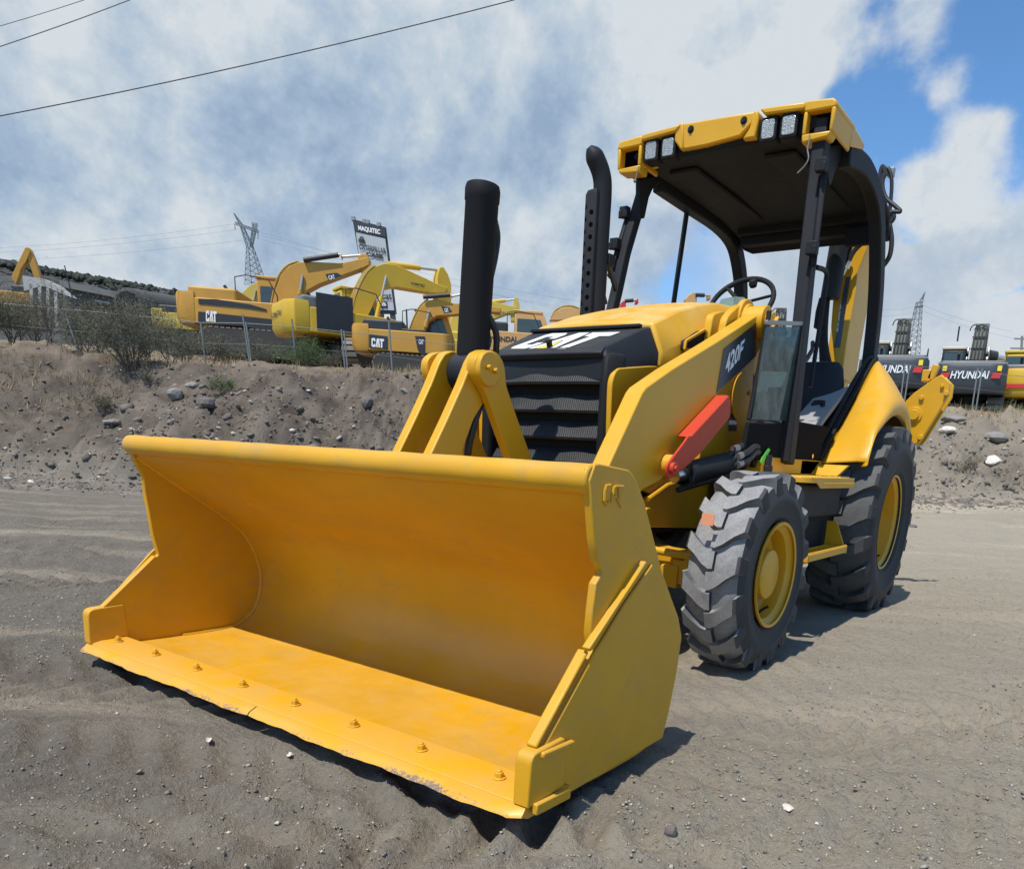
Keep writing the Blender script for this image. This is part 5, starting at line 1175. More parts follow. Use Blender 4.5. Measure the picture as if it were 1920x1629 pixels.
def excavator(label, px, py, depth, th, body, cw, hood, boom_px=None, stick_px=None, cabside=1, trk=0.0, group='excavators parked on the yard above the bank', sc=1.0, boom_loc=None, cyl=(), boomw=.30, boom_mat=None, cabroof=None, parts=True, bucket_px=None, cab=True, fit=None, cwr=.25):
    c, s_ = math.cos(rad(th)), math.sin(rad(th)); hx = R2*c+F2*s_; hy = np.array([-hx[1], hx[0], 0])
    if fit:                             # counterweight corner between two photo heights sets the size and the place
        a_, pt, pb, kx, ky = fit; q1, q0 = far(a_, pt, depth), far(a_, pb, depth); sc = (q1[2]-q0[2])/1.1
        p = q1-(hx*kx+hy*ky)*sc-np.array([0, 0, 2.12*sc])
    else: p = far(px, py, depth)
    rz = math.atan2(hx[1], hx[0])
    o = empty('excavator', tuple(p), label, 'excavator', group, rz, sc)
    def lp(a, b, yl=0.0):               # photo point on the plane y_local = yl, in local coordinates
        d = ray(a, b); q0 = p+hy*yl*sc; t = ((q0-CAM) @ hy)/(d @ hy); w = CAM+d*t-p
        return ((w @ hx)/sc, yl, w[2]/sc)
    o_lp = lp
    if parts:
        ct, st = math.cos(rad(trk)), math.sin(rad(trk))
        def tr_(x, y, z): return (x*ct-y*st, x*st+y*ct, z)
        for sy in (1, -1):
            prof = []
            for a in np.linspace(-90, 90, 9): prof.append((1.62+.45*math.cos(rad(a)), .47+.45*math.sin(rad(a))))
            for a in np.linspace(90, 270, 9): prof.append((-1.62+.45*math.cos(rad(a)), .47+.45*math.sin(rad(a))))
            m = MB(); m.prism([tr_(a, sy*1.1-.3, b) for a, b in prof], tuple(np.array(tr_(0, .6, 0))))
            t = m.build('track', TRK, o)
            m = MB(); pp = prof+[prof[0]]; cum = [0]
            for i in range(len(pp)-1): cum.append(cum[-1]+math.dist(pp[i], pp[i+1]))
            n = 44
            for k in range(n):
                u = cum[-1]*k/n; i = max(j for j in range(len(cum)-1) if cum[j] <= u); f = (u-cum[i])/(cum[i+1]-cum[i]); a = np.array(pp[i])*(1-f)+np.array(pp[i+1])*f
                d = np.array(pp[i+1])-np.array(pp[i]); d /= np.linalg.norm(d); nn = np.array([d[1], -d[0]])
                m.bar(tr_(*(a+nn*.02)[:1], sy*1.1-.31, (a+nn*.02)[1]), tr_((a+nn*.02)[0], sy*1.1+.31, (a+nn*.02)[1]), .15, .05, tuple(np.array(tr_(nn[0], 0, nn[1]))))
            m.build('track_shoes', TRKL, t, smooth=False)
        m = MB(); m.box(-1.2, 1.2, -.85, .85, .30, .75); m.cyl((0, 0, .7), (0, 0, 1.06), .75, n=28); m.build('undercarriage', TRK, o)
    rp = round_poly([(-2.2, -1.36), (1.15, -1.36), (1.35, -1.2), (1.35, 1.2), (1.15, 1.36), (-2.2, 1.36)], .12, 3)
    h = MB().pz(rp, 1.05, 1.92).build('house', body, o, .03)
    cwp = round_poly([(-2.15, -1.36), (-2.15, 1.36), (-2.72, 1.36), (-2.95, .9), (-2.98, -.9), (-2.72, -1.36)], [.02, .02, cwr, cwr*1.2, cwr*1.2, cwr], 5)
    m = MB(); cx = -2.4
    m.loft([[(cx+(a-cx)*k, b*k2, z) for a, b in cwp] for z, k, k2 in ((1.02, .80, .97), (1.22, 1.0, 1.0), (2.02, 1.0, 1.0), (2.12, .93, .985))]); cwo = m.build('counterweight', cw, o, .0, 35)
    m = MB(); hp = round_poly([(-2.4, -1.28), (-2.4, 1.28), (-.65, 1.28), (-.65, -1.28)], .12, 3); m.loft([[(a, b, z) for a, b in hp] for z in (1.9, 2.26)]+[[(-1.5+(a+1.5)*.95, b*.95, 2.33) for a, b in hp]])
    ho = m.build('engine_hood', hood, o, .0, 35)
    MB().tube([(-1.5, .6, 2.3), (-1.5, .6, 2.55), (-1.62, .6, 2.72)], .06, 10).build('exhaust_pipe', EK, ho)
    MB().tube([(-.7, -1.2, 2.0), (-.7, -1.2, 2.75), (-.3, -1.2, 2.85), (.5, -1.2, 2.75), (.8, -1.2, 2.2), (.8, -1.2, 1.95)], .022, 8).build('handrail', EK, h)
    if cab:
        y0, y1 = sorted((cabside*.42, cabside*1.34))
        pf = [(-.35, 1.1), (-.35, 3.0), (-.15, 3.08), (.95, 3.08), (1.1, 2.95), (1.42, 1.95), (1.45, 1.1)]
        cb = MB().prism([(a, y0, z) for a, z in pf], (0, y1-y0, 0)).build('cab', body if cabroof is None else EK, o, .05)
        rp = MB().box(-.38, 1.0, y0-.03, y1+.03, 3.04, 3.16).build('cab_roof', cabroof or body, cb, .03)
        wq = round_poly([(-.22, 1.95), (-.22, 2.78), (.9, 2.78), (1.22, 1.95)], .06, 3)
        for yy, e in ((y0, -.012), (y1, .012)): MB().prism([(a, yy, z) for a, z in wq], (0, e, 0)).build('cab_window', CGL, cb)
        MB().prism([(-.35, y0+.1, 2.05), (-.35, y1-.1, 2.05), (-.35, y1-.1, 2.9), (-.35, y0+.1, 2.9)], (-.015, 0, 0)).build('cab_window', CGL, cb)
    bm_ = boom_mat or body
    def slab(pts, w, name, mat, par):
        return MB().prism([(a, -w, b) for a, b in pts], (0, 2*w, 0)).build(name, mat, par, .02)
    bo = None
    if boom_px: pts = [(lp(a, b)[0], lp(a, b)[2]) for a, b in boom_px]; bo = slab(pts, boomw, 'boom', bm_, o)
    if boom_loc: bo = slab(boom_loc, boomw, 'boom', bm_, o)
    if stick_px: pts = [(lp(a, b)[0], lp(a, b)[2]) for a, b in stick_px]; slab(pts, boomw*.75, 'stick', bm_, o)
    if bucket_px: pts = [(lp(a, b)[0], lp(a, b)[2]) for a, b in bucket_px]; slab(pts, .55, 'excavator_bucket', bm_, o)
    for a, b, k, kind in cyl:
        q0, q1 = np.array(lp(*a)), np.array(lp(*b)); y = (.0 if kind == 'stick' else -.36)
        q0[1] += y; q1[1] += y; mid = q0*(1-k)+q1*k
        cy = MB().cyl(tuple(q0), tuple(mid), .105 if kind == 'stick' else .09, n=14).build('hydraulic_cylinder', bm_ if kind != 'dark' else EK, o)
        MB().cyl(tuple(mid), tuple(q1), .05, n=12).build('cylinder_rod', CHROME, cy)
    o['_lp'] = 0; del o['_lp']
    return o, lp, (bo, cwo, h)
def hoses(par, lp, px, n=4, r=.028, mat=None, dz=.05):
    for k in range(n):
        y = -.27+.54*k/max(1, n-1)
        pts = [np.array(lp(a, b))+np.array([-.03, y, dz+.03*math.sin(k*2+i)]) for i, (a, b) in enumerate(px)]
        MB().tube(smooth_line([tuple(q) for q in pts], 3), r*1.3, 6).build('boom_hose', HOS, par)
def put(par, txt, lp, px, mat, yl=-1.375, bold=.03, shear=0): return letters(txt, [lp(a, b, yl) for a, b in px], mat, par, bold=bold, shear=shear)
def rear_text(par, txt, o_xyz, mat, bold=.03, shear=0): return letters(txt, o_xyz, mat, par, bold=bold, shear=shear)
def yard():
    # far left: only a folded boom above the scrub
    o, lp, (b, c, h) = excavator('worn yellow excavator at the far left, its folded boom rising above the scrub', 20, 612, 52, 200, EO, EO, EK, boom_px=[(33, 535), (25, 522), (27, 514), (50, 466), (56, 466), (60, 473), (52, 492), (43, 505), (38, 520)], stick_px=[(50, 472), (55, 465), (60, 470), (70, 495), (77, 518), (78, 524), (66, 522), (60, 505)], cyl=[((34, 500), (46, 478), .6, 'dark')], cab=False)
    # half-hidden pale yellow machine left of the row
    o, lp, (b, c, h) = excavator('pale yellow excavator half hidden behind the black striped one, leftmost in the row', 415, 661, 36, 8, EY2, EY2, EK, sc=.85, fit=(312, 590, 626, -2.85, 1.2), boom_px=[(443, 566), (455, 552), (470, 538), (488, 530), (505, 528), (522, 532), (530, 540), (520, 548), (500, 545), (485, 555), (478, 575)], cyl=[((477, 575), (483, 546), .45, 'lift')])
    # black striped one
    o, lp, (b, c, h) = excavator('yellow excavator with a broad black stripe along its body and dark boom decal', 542, 682, 33, 8, EO, EO, EO, sc=1.3, fit=(371, 567, 622, -2.85, 1.2), boom_px=[(513, 578), (520, 545), (530, 520), (545, 503), (562, 495), (580, 494), (640, 497), (690, 486), (694, 492), (694, 500), (684, 505), (640, 521), (600, 536), (578, 548), (560, 580), (545, 588)], stick_px=[(672, 486), (680, 478), (690, 480), (695, 490), (690, 520), (683, 528), (678, 505)], cyl=[((573, 492), (640, 482), .97, 'dark'), ((640, 482), (676, 479), .05, 'stick'), ((566, 556), (571, 520), .25, 'lift')], boom_mat=EO)
    hoses(b, lp, [(513, 578), (520, 545), (530, 520), (545, 503), (562, 495)], 5, .03, EY)
    put(b, 'CAT', lp, [(617, 525), (629, 522.5), (626, 515), (615, 517)], WHITE, -.315)
    MB().add([lp(*q, -.306) for q in ((610, 514), (632, 511.5), (642, 517.5), (616, 526))], [(0, 1, 2, 3)]).build('boom_decal', NAVY, b, smooth=False)
    def face(px_, name, mat, par, yl=-1.385): return MB().add([lp(*q, yl) for q in px_], [tuple(range(len(px_)))]).build(name, mat, par, smooth=False)
    face([(371.5, 584), (420, 589), (560, 604), (560, 640), (500, 622), (455, 611), (371.5, 607)], 'black_stripe', EK, c)
    face([(372, 560), (405, 561), (470, 571), (500, 580), (500, 584), (460, 578), (372, 570)], 'hood_stripe', EK, h, -1.38)
    logo([np.array(lp(*q, -1.395)) for q in ((386, 602.5), (407, 604.5), (406, 584), (386, 582.5))], c, (0, 0, 0))
    # boxy bright yellow one
    o, lp, (b, c, h) = excavator('bright yellow excavator with a boxy counterweight and its stick hanging straight down', 652, 690, 27, 36, EY, EY, simple('hood_grey', (.13, .14, .14), .5), sc=.87, cwr=.05, fit=(509, 574, 630, -2.85, 1.25), boom_px=[(655, 592), (662, 562), (672, 535), (684, 514), (698, 502), (716, 496), (738, 499), (780, 518), (818, 536), (834, 541), (828, 550), (812, 552), (780, 547), (738, 540), (716, 545), (700, 562), (688, 588), (680, 604), (660, 600)], stick_px=[(820, 503), (827, 502), (836, 516), (842, 535), (842, 590), (838, 615), (822, 615), (818, 580), (815, 550), (816, 520)],
        bucket_px=[(826, 608), (842, 605), (862, 612), (862, 650), (846, 658), (830, 656), (824, 640)], cyl=[((726, 495), (822, 507), .63, 'stick'), ((700, 597), (718, 520), .5, 'lift')], trk=38)
    hoses(b, lp, [(657, 588), (663, 562), (674, 535), (686, 514), (699, 502)], 5, .03, EY)
    put(b, 'KOMATSU', lp, [(771, 533), (796, 539), (796, 533.5), (771, 529)], BKT, -.315)
    put(h, 'PC', lp, [(680, 622), (690, 623), (690, 603), (680, 602)], simple('maroon_decal', (.14, .03, .025), .5), -1.375)
    rear_text(c, 'KOMATSU', [(-2.999, .80, 1.60), (-2.999, -.62, 1.60), (-2.999, -.62, 1.78), (-2.999, .80, 1.78)], BKT, .02)
    gd = MB().prism([(-1.9, -1.368, 1.15), (-.5, -1.368, 1.15), (-.5, -1.368, 2.45), (-1.9, -1.368, 2.45)], (0, -.02, 0)).build('radiator_door', EK, h)
    # rounded one in front of the row, logo on a dark plate
    o, lp, (b, c, h) = excavator('ochre excavator with a square dark logo plate on its rounded rear beside the tilt links', 818, 699, 25, 6, EO, EO, EK, sc=.806, fit=(680, 621, 668, -2.85, 1.2), boom_px=[(768, 627), (778, 600), (790, 578), (804, 566), (820, 563), (850, 571), (895, 572), (940, 580), (938, 588), (895, 586), (850, 592), (820, 594), (804, 604), (795, 627)], cyl=[((795, 560), (846, 556), .98, 'dark'), ((846, 556), (900, 545), .02, 'stick'), ((799, 616), (806, 585), .35, 'lift')], trk=4)
    hoses(b, lp, [(770, 622), (779, 600), (791, 578), (805, 566)], 4, .03, EO)
    MB().add([lp(*q, -.306) for q in ((827, 574), (842, 576), (848, 585), (833, 588))], [(0, 1, 2, 3)]).build('boom_decal', NAVY, b, smooth=False)
    put(b, 'CAT', lp, [(834, 586), (842, 585), (840, 578), (833, 578)], WHITE, -.315)
    pl = MB().add([lp(*q, -1.385) for q in ((692, 652), (727, 656), (727, 631), (692, 627))], [(0, 1, 2, 3)]).build('logo_plate', EK, c, smooth=False)
    logo([np.array(lp(*q, -1.392)) for q in ((696.5, 650), (720, 652.5), (720, 636), (696.5, 633.5))], pl, (0, 0, 0))
    MB().add([lp(*q, -1.385) for q in ((778, 630), (797, 631), (797, 668), (789, 664), (783, 655))], [(0, 1, 2, 3, 4)]).build('side_decal', EK, h, smooth=False)
    put(h, 'CAT', lp, [(785, 645), (794, 646), (794, 637), (785, 636)], WHITE, -1.392)
    MB().box(-.75, .35, -1.30, -.5, 1.92, 2.02).build('side_tray', EK, h, .03)
    # further right, mostly behind the tilt cylinder
    o, lp, (b, c, h) = excavator('lemon yellow excavator behind the tilt cylinder, its stick tucked down onto its deck', 916, 694, 30, 6, EY2, EY, EY2, sc=.833, fit=(797, 637, 677, -2.85, 1.2), boom_px=[(836, 640), (846, 600), (862, 575), (885, 562), (915, 566), (968, 577), (970, 588), (950, 590), (915, 604), (890, 604), (870, 640)], stick_px=[(964, 560), (970, 558), (974, 572), (974, 604), (958, 604), (957, 590), (962, 575)], cyl=[((918, 567), (967, 561), .6, 'stick')])
    put(h, 'KOMATSU', lp, [(804, 656), (843, 658), (843, 643), (804, 641)], BKT, -1.375)
    put(b, 'KOMATSU', lp, [(927, 592), (948, 590), (948, 584), (927, 585)], simple('faded_maroon_decal', (.25, .10, .08), .6), -.315)
    o, lp, (b, c, h) = excavator('sun bleached orange excavator with a dark engine deck, seen over the black nose panel', 1000, 700, 28, 6, TANP, TANP, EK, sc=.875, fit=(868, 622, 667, -2.85, 1.2), boom_px=[(1030, 602), (1038, 588), (1052, 580), (1070, 578), (1086, 582), (1120, 585), (1120, 600), (1085, 602)])
    put(c, 'HYUNDAI', lp, [(914, 641), (968, 641), (968, 631), (914, 631)], BKT, -1.375)
    hoses(b, lp, [(1034, 600), (1041, 588), (1055, 580), (1072, 578), (1087, 582)], 5, .03, TANP)
    g = MB()
    for k in range(5): g.tube([(-1.4, -.9+.12*k, 2.3), (-1.4, -.9+.12*k, 2.62)], .015, 6)
    g.build('deck_rail', EK, h)
    # boom tips showing above the bonnet
    o, lp, (b, c, h) = excavator('excavator of which only a tan hose-wrapped boom tip shows above the bonnet', 1330, 720, 40, 6, TANP, TANP, EK, boom_px=[(1284, 562), (1288, 556), (1297, 550), (1303, 552), (1304, 558), (1300, 640), (1285, 640)], stick_px=[(1326, 553), (1330, 553), (1331, 563), (1326, 563)], cyl=[((1301, 556), (1328, 557), .6, 'dark')], cab=False)
    o, lp, (b, c, h) = excavator('excavator of which only a red and grey cylinder end shows right of the exhaust stack', 1190, 716, 42, 6, REDD, TANP, EK, boom_px=[(1163, 570), (1167, 566), (1172, 566), (1172, 640), (1160, 640)], stick_px=[(1191, 562), (1195, 561), (1196, 570), (1191, 571)], cyl=[((1170, 567), (1192, 565), .7, 'dark')], cab=False)
    # dark slate machines on the right, seen from behind
    BL = [(.3, 1.8), (.6, 3.1), (.95, 3.95), (1.4, 4.35), (1.9, 4.4), (3.2, 4.0), (4.6, 3.2), (4.6, 2.8), (3.2, 3.4), (2.0, 3.6), (1.6, 3.2), (1.2, 1.6)]
    for (px, py, dep, th, fit_, lab, prt) in ((1822, 777, 32.5, 63, (1822, 683, 737, -2.95, 0), 'dark slate excavator seen from behind, its white maker name shown in full between red bars', True), (1676, 768, 32.5, 67, (1676, 672, 726, -2.95, 0), 'dark slate excavator seen from behind, its maker name half covered by the rear mudguard', True), (1452, 735, 44, 75, (1452, 636, 680, -2.95, 0), 'dark slate excavator showing only its hose covered boom through the steering wheel', False)):
        o, lp, (b, c, h) = excavator(lab, px, py, dep, th, fit=fit_, body=ESL, cw=ESL, hood=ESL, boom_loc=BL, cabroof=CREAM, boomw=.27, boom_mat=simple('boom_grey_green', (.075, .085, .07), .7, 0) if px > 1500 else EK, parts=prt, group='dark slate excavators on the right')
        if prt:
            X = -2.999
            rear_text(c, 'HYUNDAI', [(X, .72, 1.56), (X, -.70, 1.56), (X, -.70, 1.86), (X, .72, 1.86)], WHITE, .02, .15)
            for y0, y1 in ((1.12, .80), (-.78, -1.10)): MB().prism([(X+.01, y0, 1.58), (X+.01, y1, 1.58), (X+.01, y1-.06, 1.80), (X+.01, y0-.06, 1.80)], (-.015, 0, 0)).build('red_bar', REDD, c)
            for yy in (.95, -1.06):
                MB().prism([(X+.01, yy+.10, 1.86), (X+.01, yy-.06, 1.86), (X+.01, yy-.06, 2.06), (X+.01, yy+.10, 2.06)], (-.015, 0, 0)).build('yellow_warning_label', LOGOY, c)
            MB().bar((-2.6, -1.3, 2.20), (-2.6, 1.3, 2.20), .05, .04).build('deck_edge', simple('light_edge', (.3, .32, .33), .5), h)
        gm = simple('hose_grey', (.022, .023, .022), .6)
        for k in range(4):
            y = -.21+.14*k
            q = [(.36, y, 2.4), (.52, y, 3.1), (.80, y*1.02, 3.75), (.93, y, 4.0)]
            MB().tube(smooth_line(q, 4), .024, 7).build('boom_hose', gm, b)
            t = np.linspace(0, math.pi, 9); r_ = .13+.03*(k % 2)
            MB().tube([(.93+.25*i/8, y+.09-.16*math.cos(v)*(1 if k % 2 else .7), 4.02+r_*1.5*math.sin(v)) for i, v in enumerate(t)], .024, 7).build('boom_hose', gm, b)
        for z in (2.7, 3.2, 3.7): MB().bar((.34+(z-2.4)*.34, -.30, z), (.34+(z-2.4)*.34, .30, z), .05, .05).build('hose_clamp', EK, b)
        for y in (-.42, .42):
            cy = MB().cyl((.7, y, 1.7), (1.3, y, 2.8), .10, n=12).build('lift_cylinder', EK, b); MB().cyl((1.3, y, 2.8), (1.6, y, 3.35), .06, n=10).build('cylinder_rod', CHROME, cy)
        for y in (-.40, .40): MB().cyl((.85, y-.06, 3.0), (.85, y+.06, 3.0), .11, n=12).build('boom_lamp', EK, b)
    o, lp, (b, c, h) = excavator('yellow excavator cut by the right edge of the photo, seen from behind', 1946, 790, 33, 60, EY, EY, ESL, fit=(1942, 690, 744, -2.95, 0), boom_loc=BL, boomw=.27, group='excavators parked on the yard above the bank')
    MB().prism([(-2.999, 1.0, 1.35), (-2.999, -.9, 1.35), (-2.999, -.9, 1.5), (-2.999, 1.0, 1.5)], (-.02, 0, 0)).build('rear_reflector', REDD, c)
    # stacked chrome cylinders lying on a low truck bed beside them
    t = empty('low_loader', tuple(far(1890, 745, 40)), 'low loader bed carrying two shiny chrome cylinders left of the cropped yellow excavator', 'trailer')
    base = far(1890, 745, 40)
    def L(a, b, d=40): return tuple(far(a, b, d)-base)
    MB().bar(L(1842, 690), L(1925, 697), 1.2, .35).build('trailer_bed', EK, t, .02)
    for (a, b) in (((1846, 672), (1868, 674)), ((1862, 670), (1912, 680))):
        q0, q1 = L(*a), L(*b); MB().cyl(q0, q1, .17, n=16).build('chrome_cylinder', CHROME, t); d = (Vector(q1)-Vector(q0)).normalized(); MB().cyl(tuple(Vector(q0)-d*.25), tuple(Vector(q0)+d*.1), .30, n=18).build('cylinder_cap', EK, t)
    MB().bar(L(1850, 683), L(1905, 688), .5, .18).build('timber_block', EO, t)
yard()
# ------------------------------------------------------------------ sign, pylons, lines, poles
def sign():
    D = 70; base = far(712, 640, D)
    o = empty('billboard', tuple(base), 'tall tilted billboard with a black header and white panels behind the yellow booms', 'billboard')
    def q(a, b, e=0.0): return tuple(far(a, b, D+e)-base)
    def panel(pts, name, mat, e0=0.0, th=.25): return MB().prism([q(a, b, e0) for a, b in pts], tuple(F2*th)).build(name, mat, o)
    wh = simple('faded_white_panel', (.42, .44, .45), .7); bk = simple('sign_black', (.03, .033, .04), .6)
    panel([(661, 411), (722.5, 426), (742.5, 588), (690, 588)], 'sign_frame', bk, .15, .3)
    hd = panel([(662.5, 413), (721.5, 427.5), (723.5, 445), (665.5, 433)], 'header_panel', bk, 0, .12)
    up = panel([(667, 434.5), (722, 447), (729, 500), (675, 497)], 'upper_panel', wh, .05, .1)
    lw = panel([(682, 540), (733.5, 540), (739, 582), (688, 580)], 'lower_panel', wh, .05, .1)
    for (a, b) in ((663, 407), (684, 412), (690, 413.5), (711, 418)): MB().bar(q(a, b+7, .2), q(a-.8, b, .2), .35, .3).build('frame_stub', simple('stub_grey', (.25, .26, .27), .7), o)
    MB().bar(q(712, 585, .4), q(719, 660, .4), .5, .5).build('sign_post', bk, o); MB().bar(q(736, 585, .4), q(742, 660, .4), .4, .4).build('sign_post', bk, o)
    e = -.03
    letters('MAQUITEC', [q(*p_, e) for p_ in ((672.5, 433), (713.5, 441.5), (712.5, 430.5), (671, 422.5))], WHITE, hd, bold=.04)
    letters('CATERPILLAR', [q(*p_, e) for p_ in ((674, 467.5), (724.5, 476.5), (723.2, 465.5), (672.5, 457.5))], bk, up, bold=.02)
    letters('CASE', [q(*p_, e) for p_ in ((687, 480.5), (718.5, 485.5), (717.5, 477), (685.5, 472.5))], bk, up, bold=.07)
    letters('Bobcat', [q(*p_, e) for p_ in ((694, 560.5), (734.5, 561.5), (733, 548.5), (692.5, 548))], bk, lw, bold=.02)
    f = MB().prism([q(*p_, .0) for p_ in ((692, 574), (727, 577.8), (725.8, 566), (691, 563))], tuple(F2*.02)).build('letter_box', simple('box_dark', (.03, .03, .035), .6), lw)
    letters('JCB', [q(*p_, -.05) for p_ in ((694.5, 573), (725, 576.2), (724, 567.5), (693.5, 564.8))], simple('sign_white', (.6, .6, .6), .6), f, bold=.05)
    em = MB()
    for (a, b, r) in ((678, 447, 3.0), (674.5, 450.5, 2.0), (681.5, 452, 2.0)):
        ring = [q(a+r*math.cos(t), b+r*math.sin(t)*.9, e) for t in np.linspace(0, 2*math.pi, 15)]; em.tube(ring, .05, 5, caps=False)
    em.bar(q(673, 452.5, e), q(684, 455, e), .06, .12); em.build('emblem', bk, up)
sign()
PST = simple('galvanised_lattice', (.16, .18, .20), .6, .3)
def lattice(m, La, Ra, Lb, Rb, depth, n, r, w0, w1):
    """square lattice mast between two levels given by photo points"""
    def lv(t):
        l = far(La[0]*(1-t)+Lb[0]*t, La[1]*(1-t)+Lb[1]*t, depth); g = far(Ra[0]*(1-t)+Rb[0]*t, Ra[1]*(1-t)+Rb[1]*t, depth); w = np.linalg.norm(l-g)
        return [l, g, g+F2*w, l+F2*w]
    ts = 1-(1-np.linspace(0, 1, n+1))**1.0
    for i in range(n):
        a, b = lv(ts[i]), lv(ts[i+1])
        for k in range(4):
            j = (k+1) % 4
            m.tube([tuple(a[k]), tuple(b[k])], r*1.25, 4, False); m.tube([tuple(a[k]), tuple(b[j])], r*.7, 4, False); m.tube([tuple(a[j]), tuple(b[k])], r*.7, 4, False); m.tube([tuple(b[k]), tuple(b[j])], r*.7, 4, False)
def pylons():
    D = 260; m = MB(); lattice(m, (459, 534), (490, 534), (462, 463), (472, 463), D, 7, .075, 0, 0)
    b = far(475, 545, D); o = empty('lattice_pylon', tuple(b), 'left lattice power pylon with a slanting crossarm, behind the yellow excavators', 'pylon')
    def put_(mb, n): mb.v = [tuple(np.array(v)-b) for v in mb.v]; return mb.build(n, PST, o, 0, 30, recalc=False)
    put_(m, 'tower_body')
    m = MB(); lattice(m, (462, 463), (472, 463), (450, 424), (456, 426), D, 4, .065, 0, 0); lattice(m, (468, 463), (472, 463), (472, 430), (478, 432), D, 4, .065, 0, 0); put_(m, 'tower_neck')
    m = MB(); lattice(m, (440, 416), (440, 420), (483, 431), (483, 436), D, 9, .055, 0, 0); lattice(m, (447, 418), (453, 420), (438, 400), (439, 400), D, 4, .055, 0, 0); lattice(m, (473, 428), (479, 430), (472, 417), (480, 418), D, 3, .055, 0, 0)
    for a in (440, 483): m.tube([tuple(far(a, 420 if a < 450 else 434, D)), tuple(far(a+(1 if a < 450 else 1), 431 if a < 450 else 448, D))], .12, 5)
    put_(m, 'crossarm')
    D = 300; b = far(1712, 685, D); o2 = empty('lattice_pylon', tuple(b), 'right lattice power pylon with a single pointed top, between the dark slate excavators', 'pylon')
    m = MB(); lattice(m, (1699, 682), (1724, 684), (1721, 566), (1730, 564), D, 11, .085, 0, 0); m.v = [tuple(np.array(v)-b) for v in m.v]; m.build('tower_body', PST, o2, 0, 30, recalc=False)
    m = MB(); lattice(m, (1726, 564), (1731, 562), (1734, 549), (1735, 547), D, 3, .08, 0, 0); m.tube([tuple(far(1720, 568, D)), tuple(far(1732, 564, D))], .2, 5); m.tube([tuple(far(1717, 575, D)), tuple(far(1731, 573, D))], .3, 5); m.v = [tuple(np.array(v)-b) for v in m.v]; m.build('tower_peak', PST, o2, 0, 30, recalc=False)
    WIRE = simple('cable_black', (.02, .022, .026), .6)
    def line(p0, p1, d0, d1, r, sag, label, group=None):
        a, b_ = far(*p0, d0), far(*p1, d1); pts = [tuple(a*(1-t)+b_*t-np.array([0, 0, sag*4*t*(1-t)])) for t in np.linspace(0, 1, 17)]
        tag(MB().tube(pts, r, 5).build('overhead_cable', WIRE, None), label, 'cable', group)
    line((-200, 255), (1100, -36), 30, 34, .019, .25, 'longest black overhead cable crossing the sky from left edge to top edge')
    line((-200, 150), (420, -72), 26, 30, .014, .15, 'middle black overhead cable cutting the top left corner')
    line((-200, 102), (300, -50), 27, 30, .010, .12, 'thinnest black overhead cable nearest the top left corner')
    far_ = 'thin conductors strung from the distant pylons'
    for a, b_ in (((-150, 470), (441, 420)), ((-150, 478), (441, 431)), ((-150, 492), (483, 447)), ((440, 420), (1100, 590)), ((483, 440), (1150, 575)), ((483, 447), (1150, 592))):
        line(a, b_, 270, 265, .022, 1.5, 'thin distant power line strung to the left lattice pylon', far_+' left')
    for a, b_ in (((1640, 580), (1729, 572)), ((1640, 592), (1727, 582)), ((1729, 572), (1900, 622)), ((1727, 582), (1900, 634))):
        line(a, b_, 305, 300, .022, .8, 'thin distant power line strung to the right lattice pylon', far_+' right')
    # utility pole at the right edge
    D = 110; b = far(1914, 705, D); o3 = empty('utility_pole', tuple(b), 'wooden utility pole with two crossarms at the right edge', 'pole')
    L = lambda a, c: tuple(far(a, c, D)-b)
    WD = simple('pole_grey_wood', (.22, .21, .20), .9)
    MB().tube([L(1913, 705), L(1916.5, 630)], .16, 8).build('pole', WD, o3)
    MB().bar(L(1902, 635), L(1932, 636), .16, .18).build('crossarm', WD, o3); MB().bar(L(1895, 653), L(1935, 654), .16, .18).build('crossarm', WD, o3)
    # thin dark pole leaning among the ruins
    p = far(146, 640, 30); m = MB().tube([tuple(far(148, 640, 30)-p), tuple(far(140, 575, 30)-p), tuple(far(121, 498, 30)-p)], [.03, .025, .02], 7); o4 = m.build('leaning_pole', WIRE, None); o4.location = tuple(p); tag(o4, 'thin dark pole leaning left among the ruins at far left', 'pole')
    for k, (a, c, a2, c2, lab) in enumerate(((762, 580, 764, 628, 'thin antenna mast above the parked machines left of the tilt cylinder'), (1795, 640, 1799, 612, 'thin antenna rod beside the boom of the right slate excavator'))):
        p = far(a, c, 40); z = MB().tube([(0, 0, 0), tuple(far(a2, c2, 40)-p)], .04, 6).build('antenna_mast', WIRE, None); z.location = tuple(p); tag(z, lab, 'antenna')
pylons()
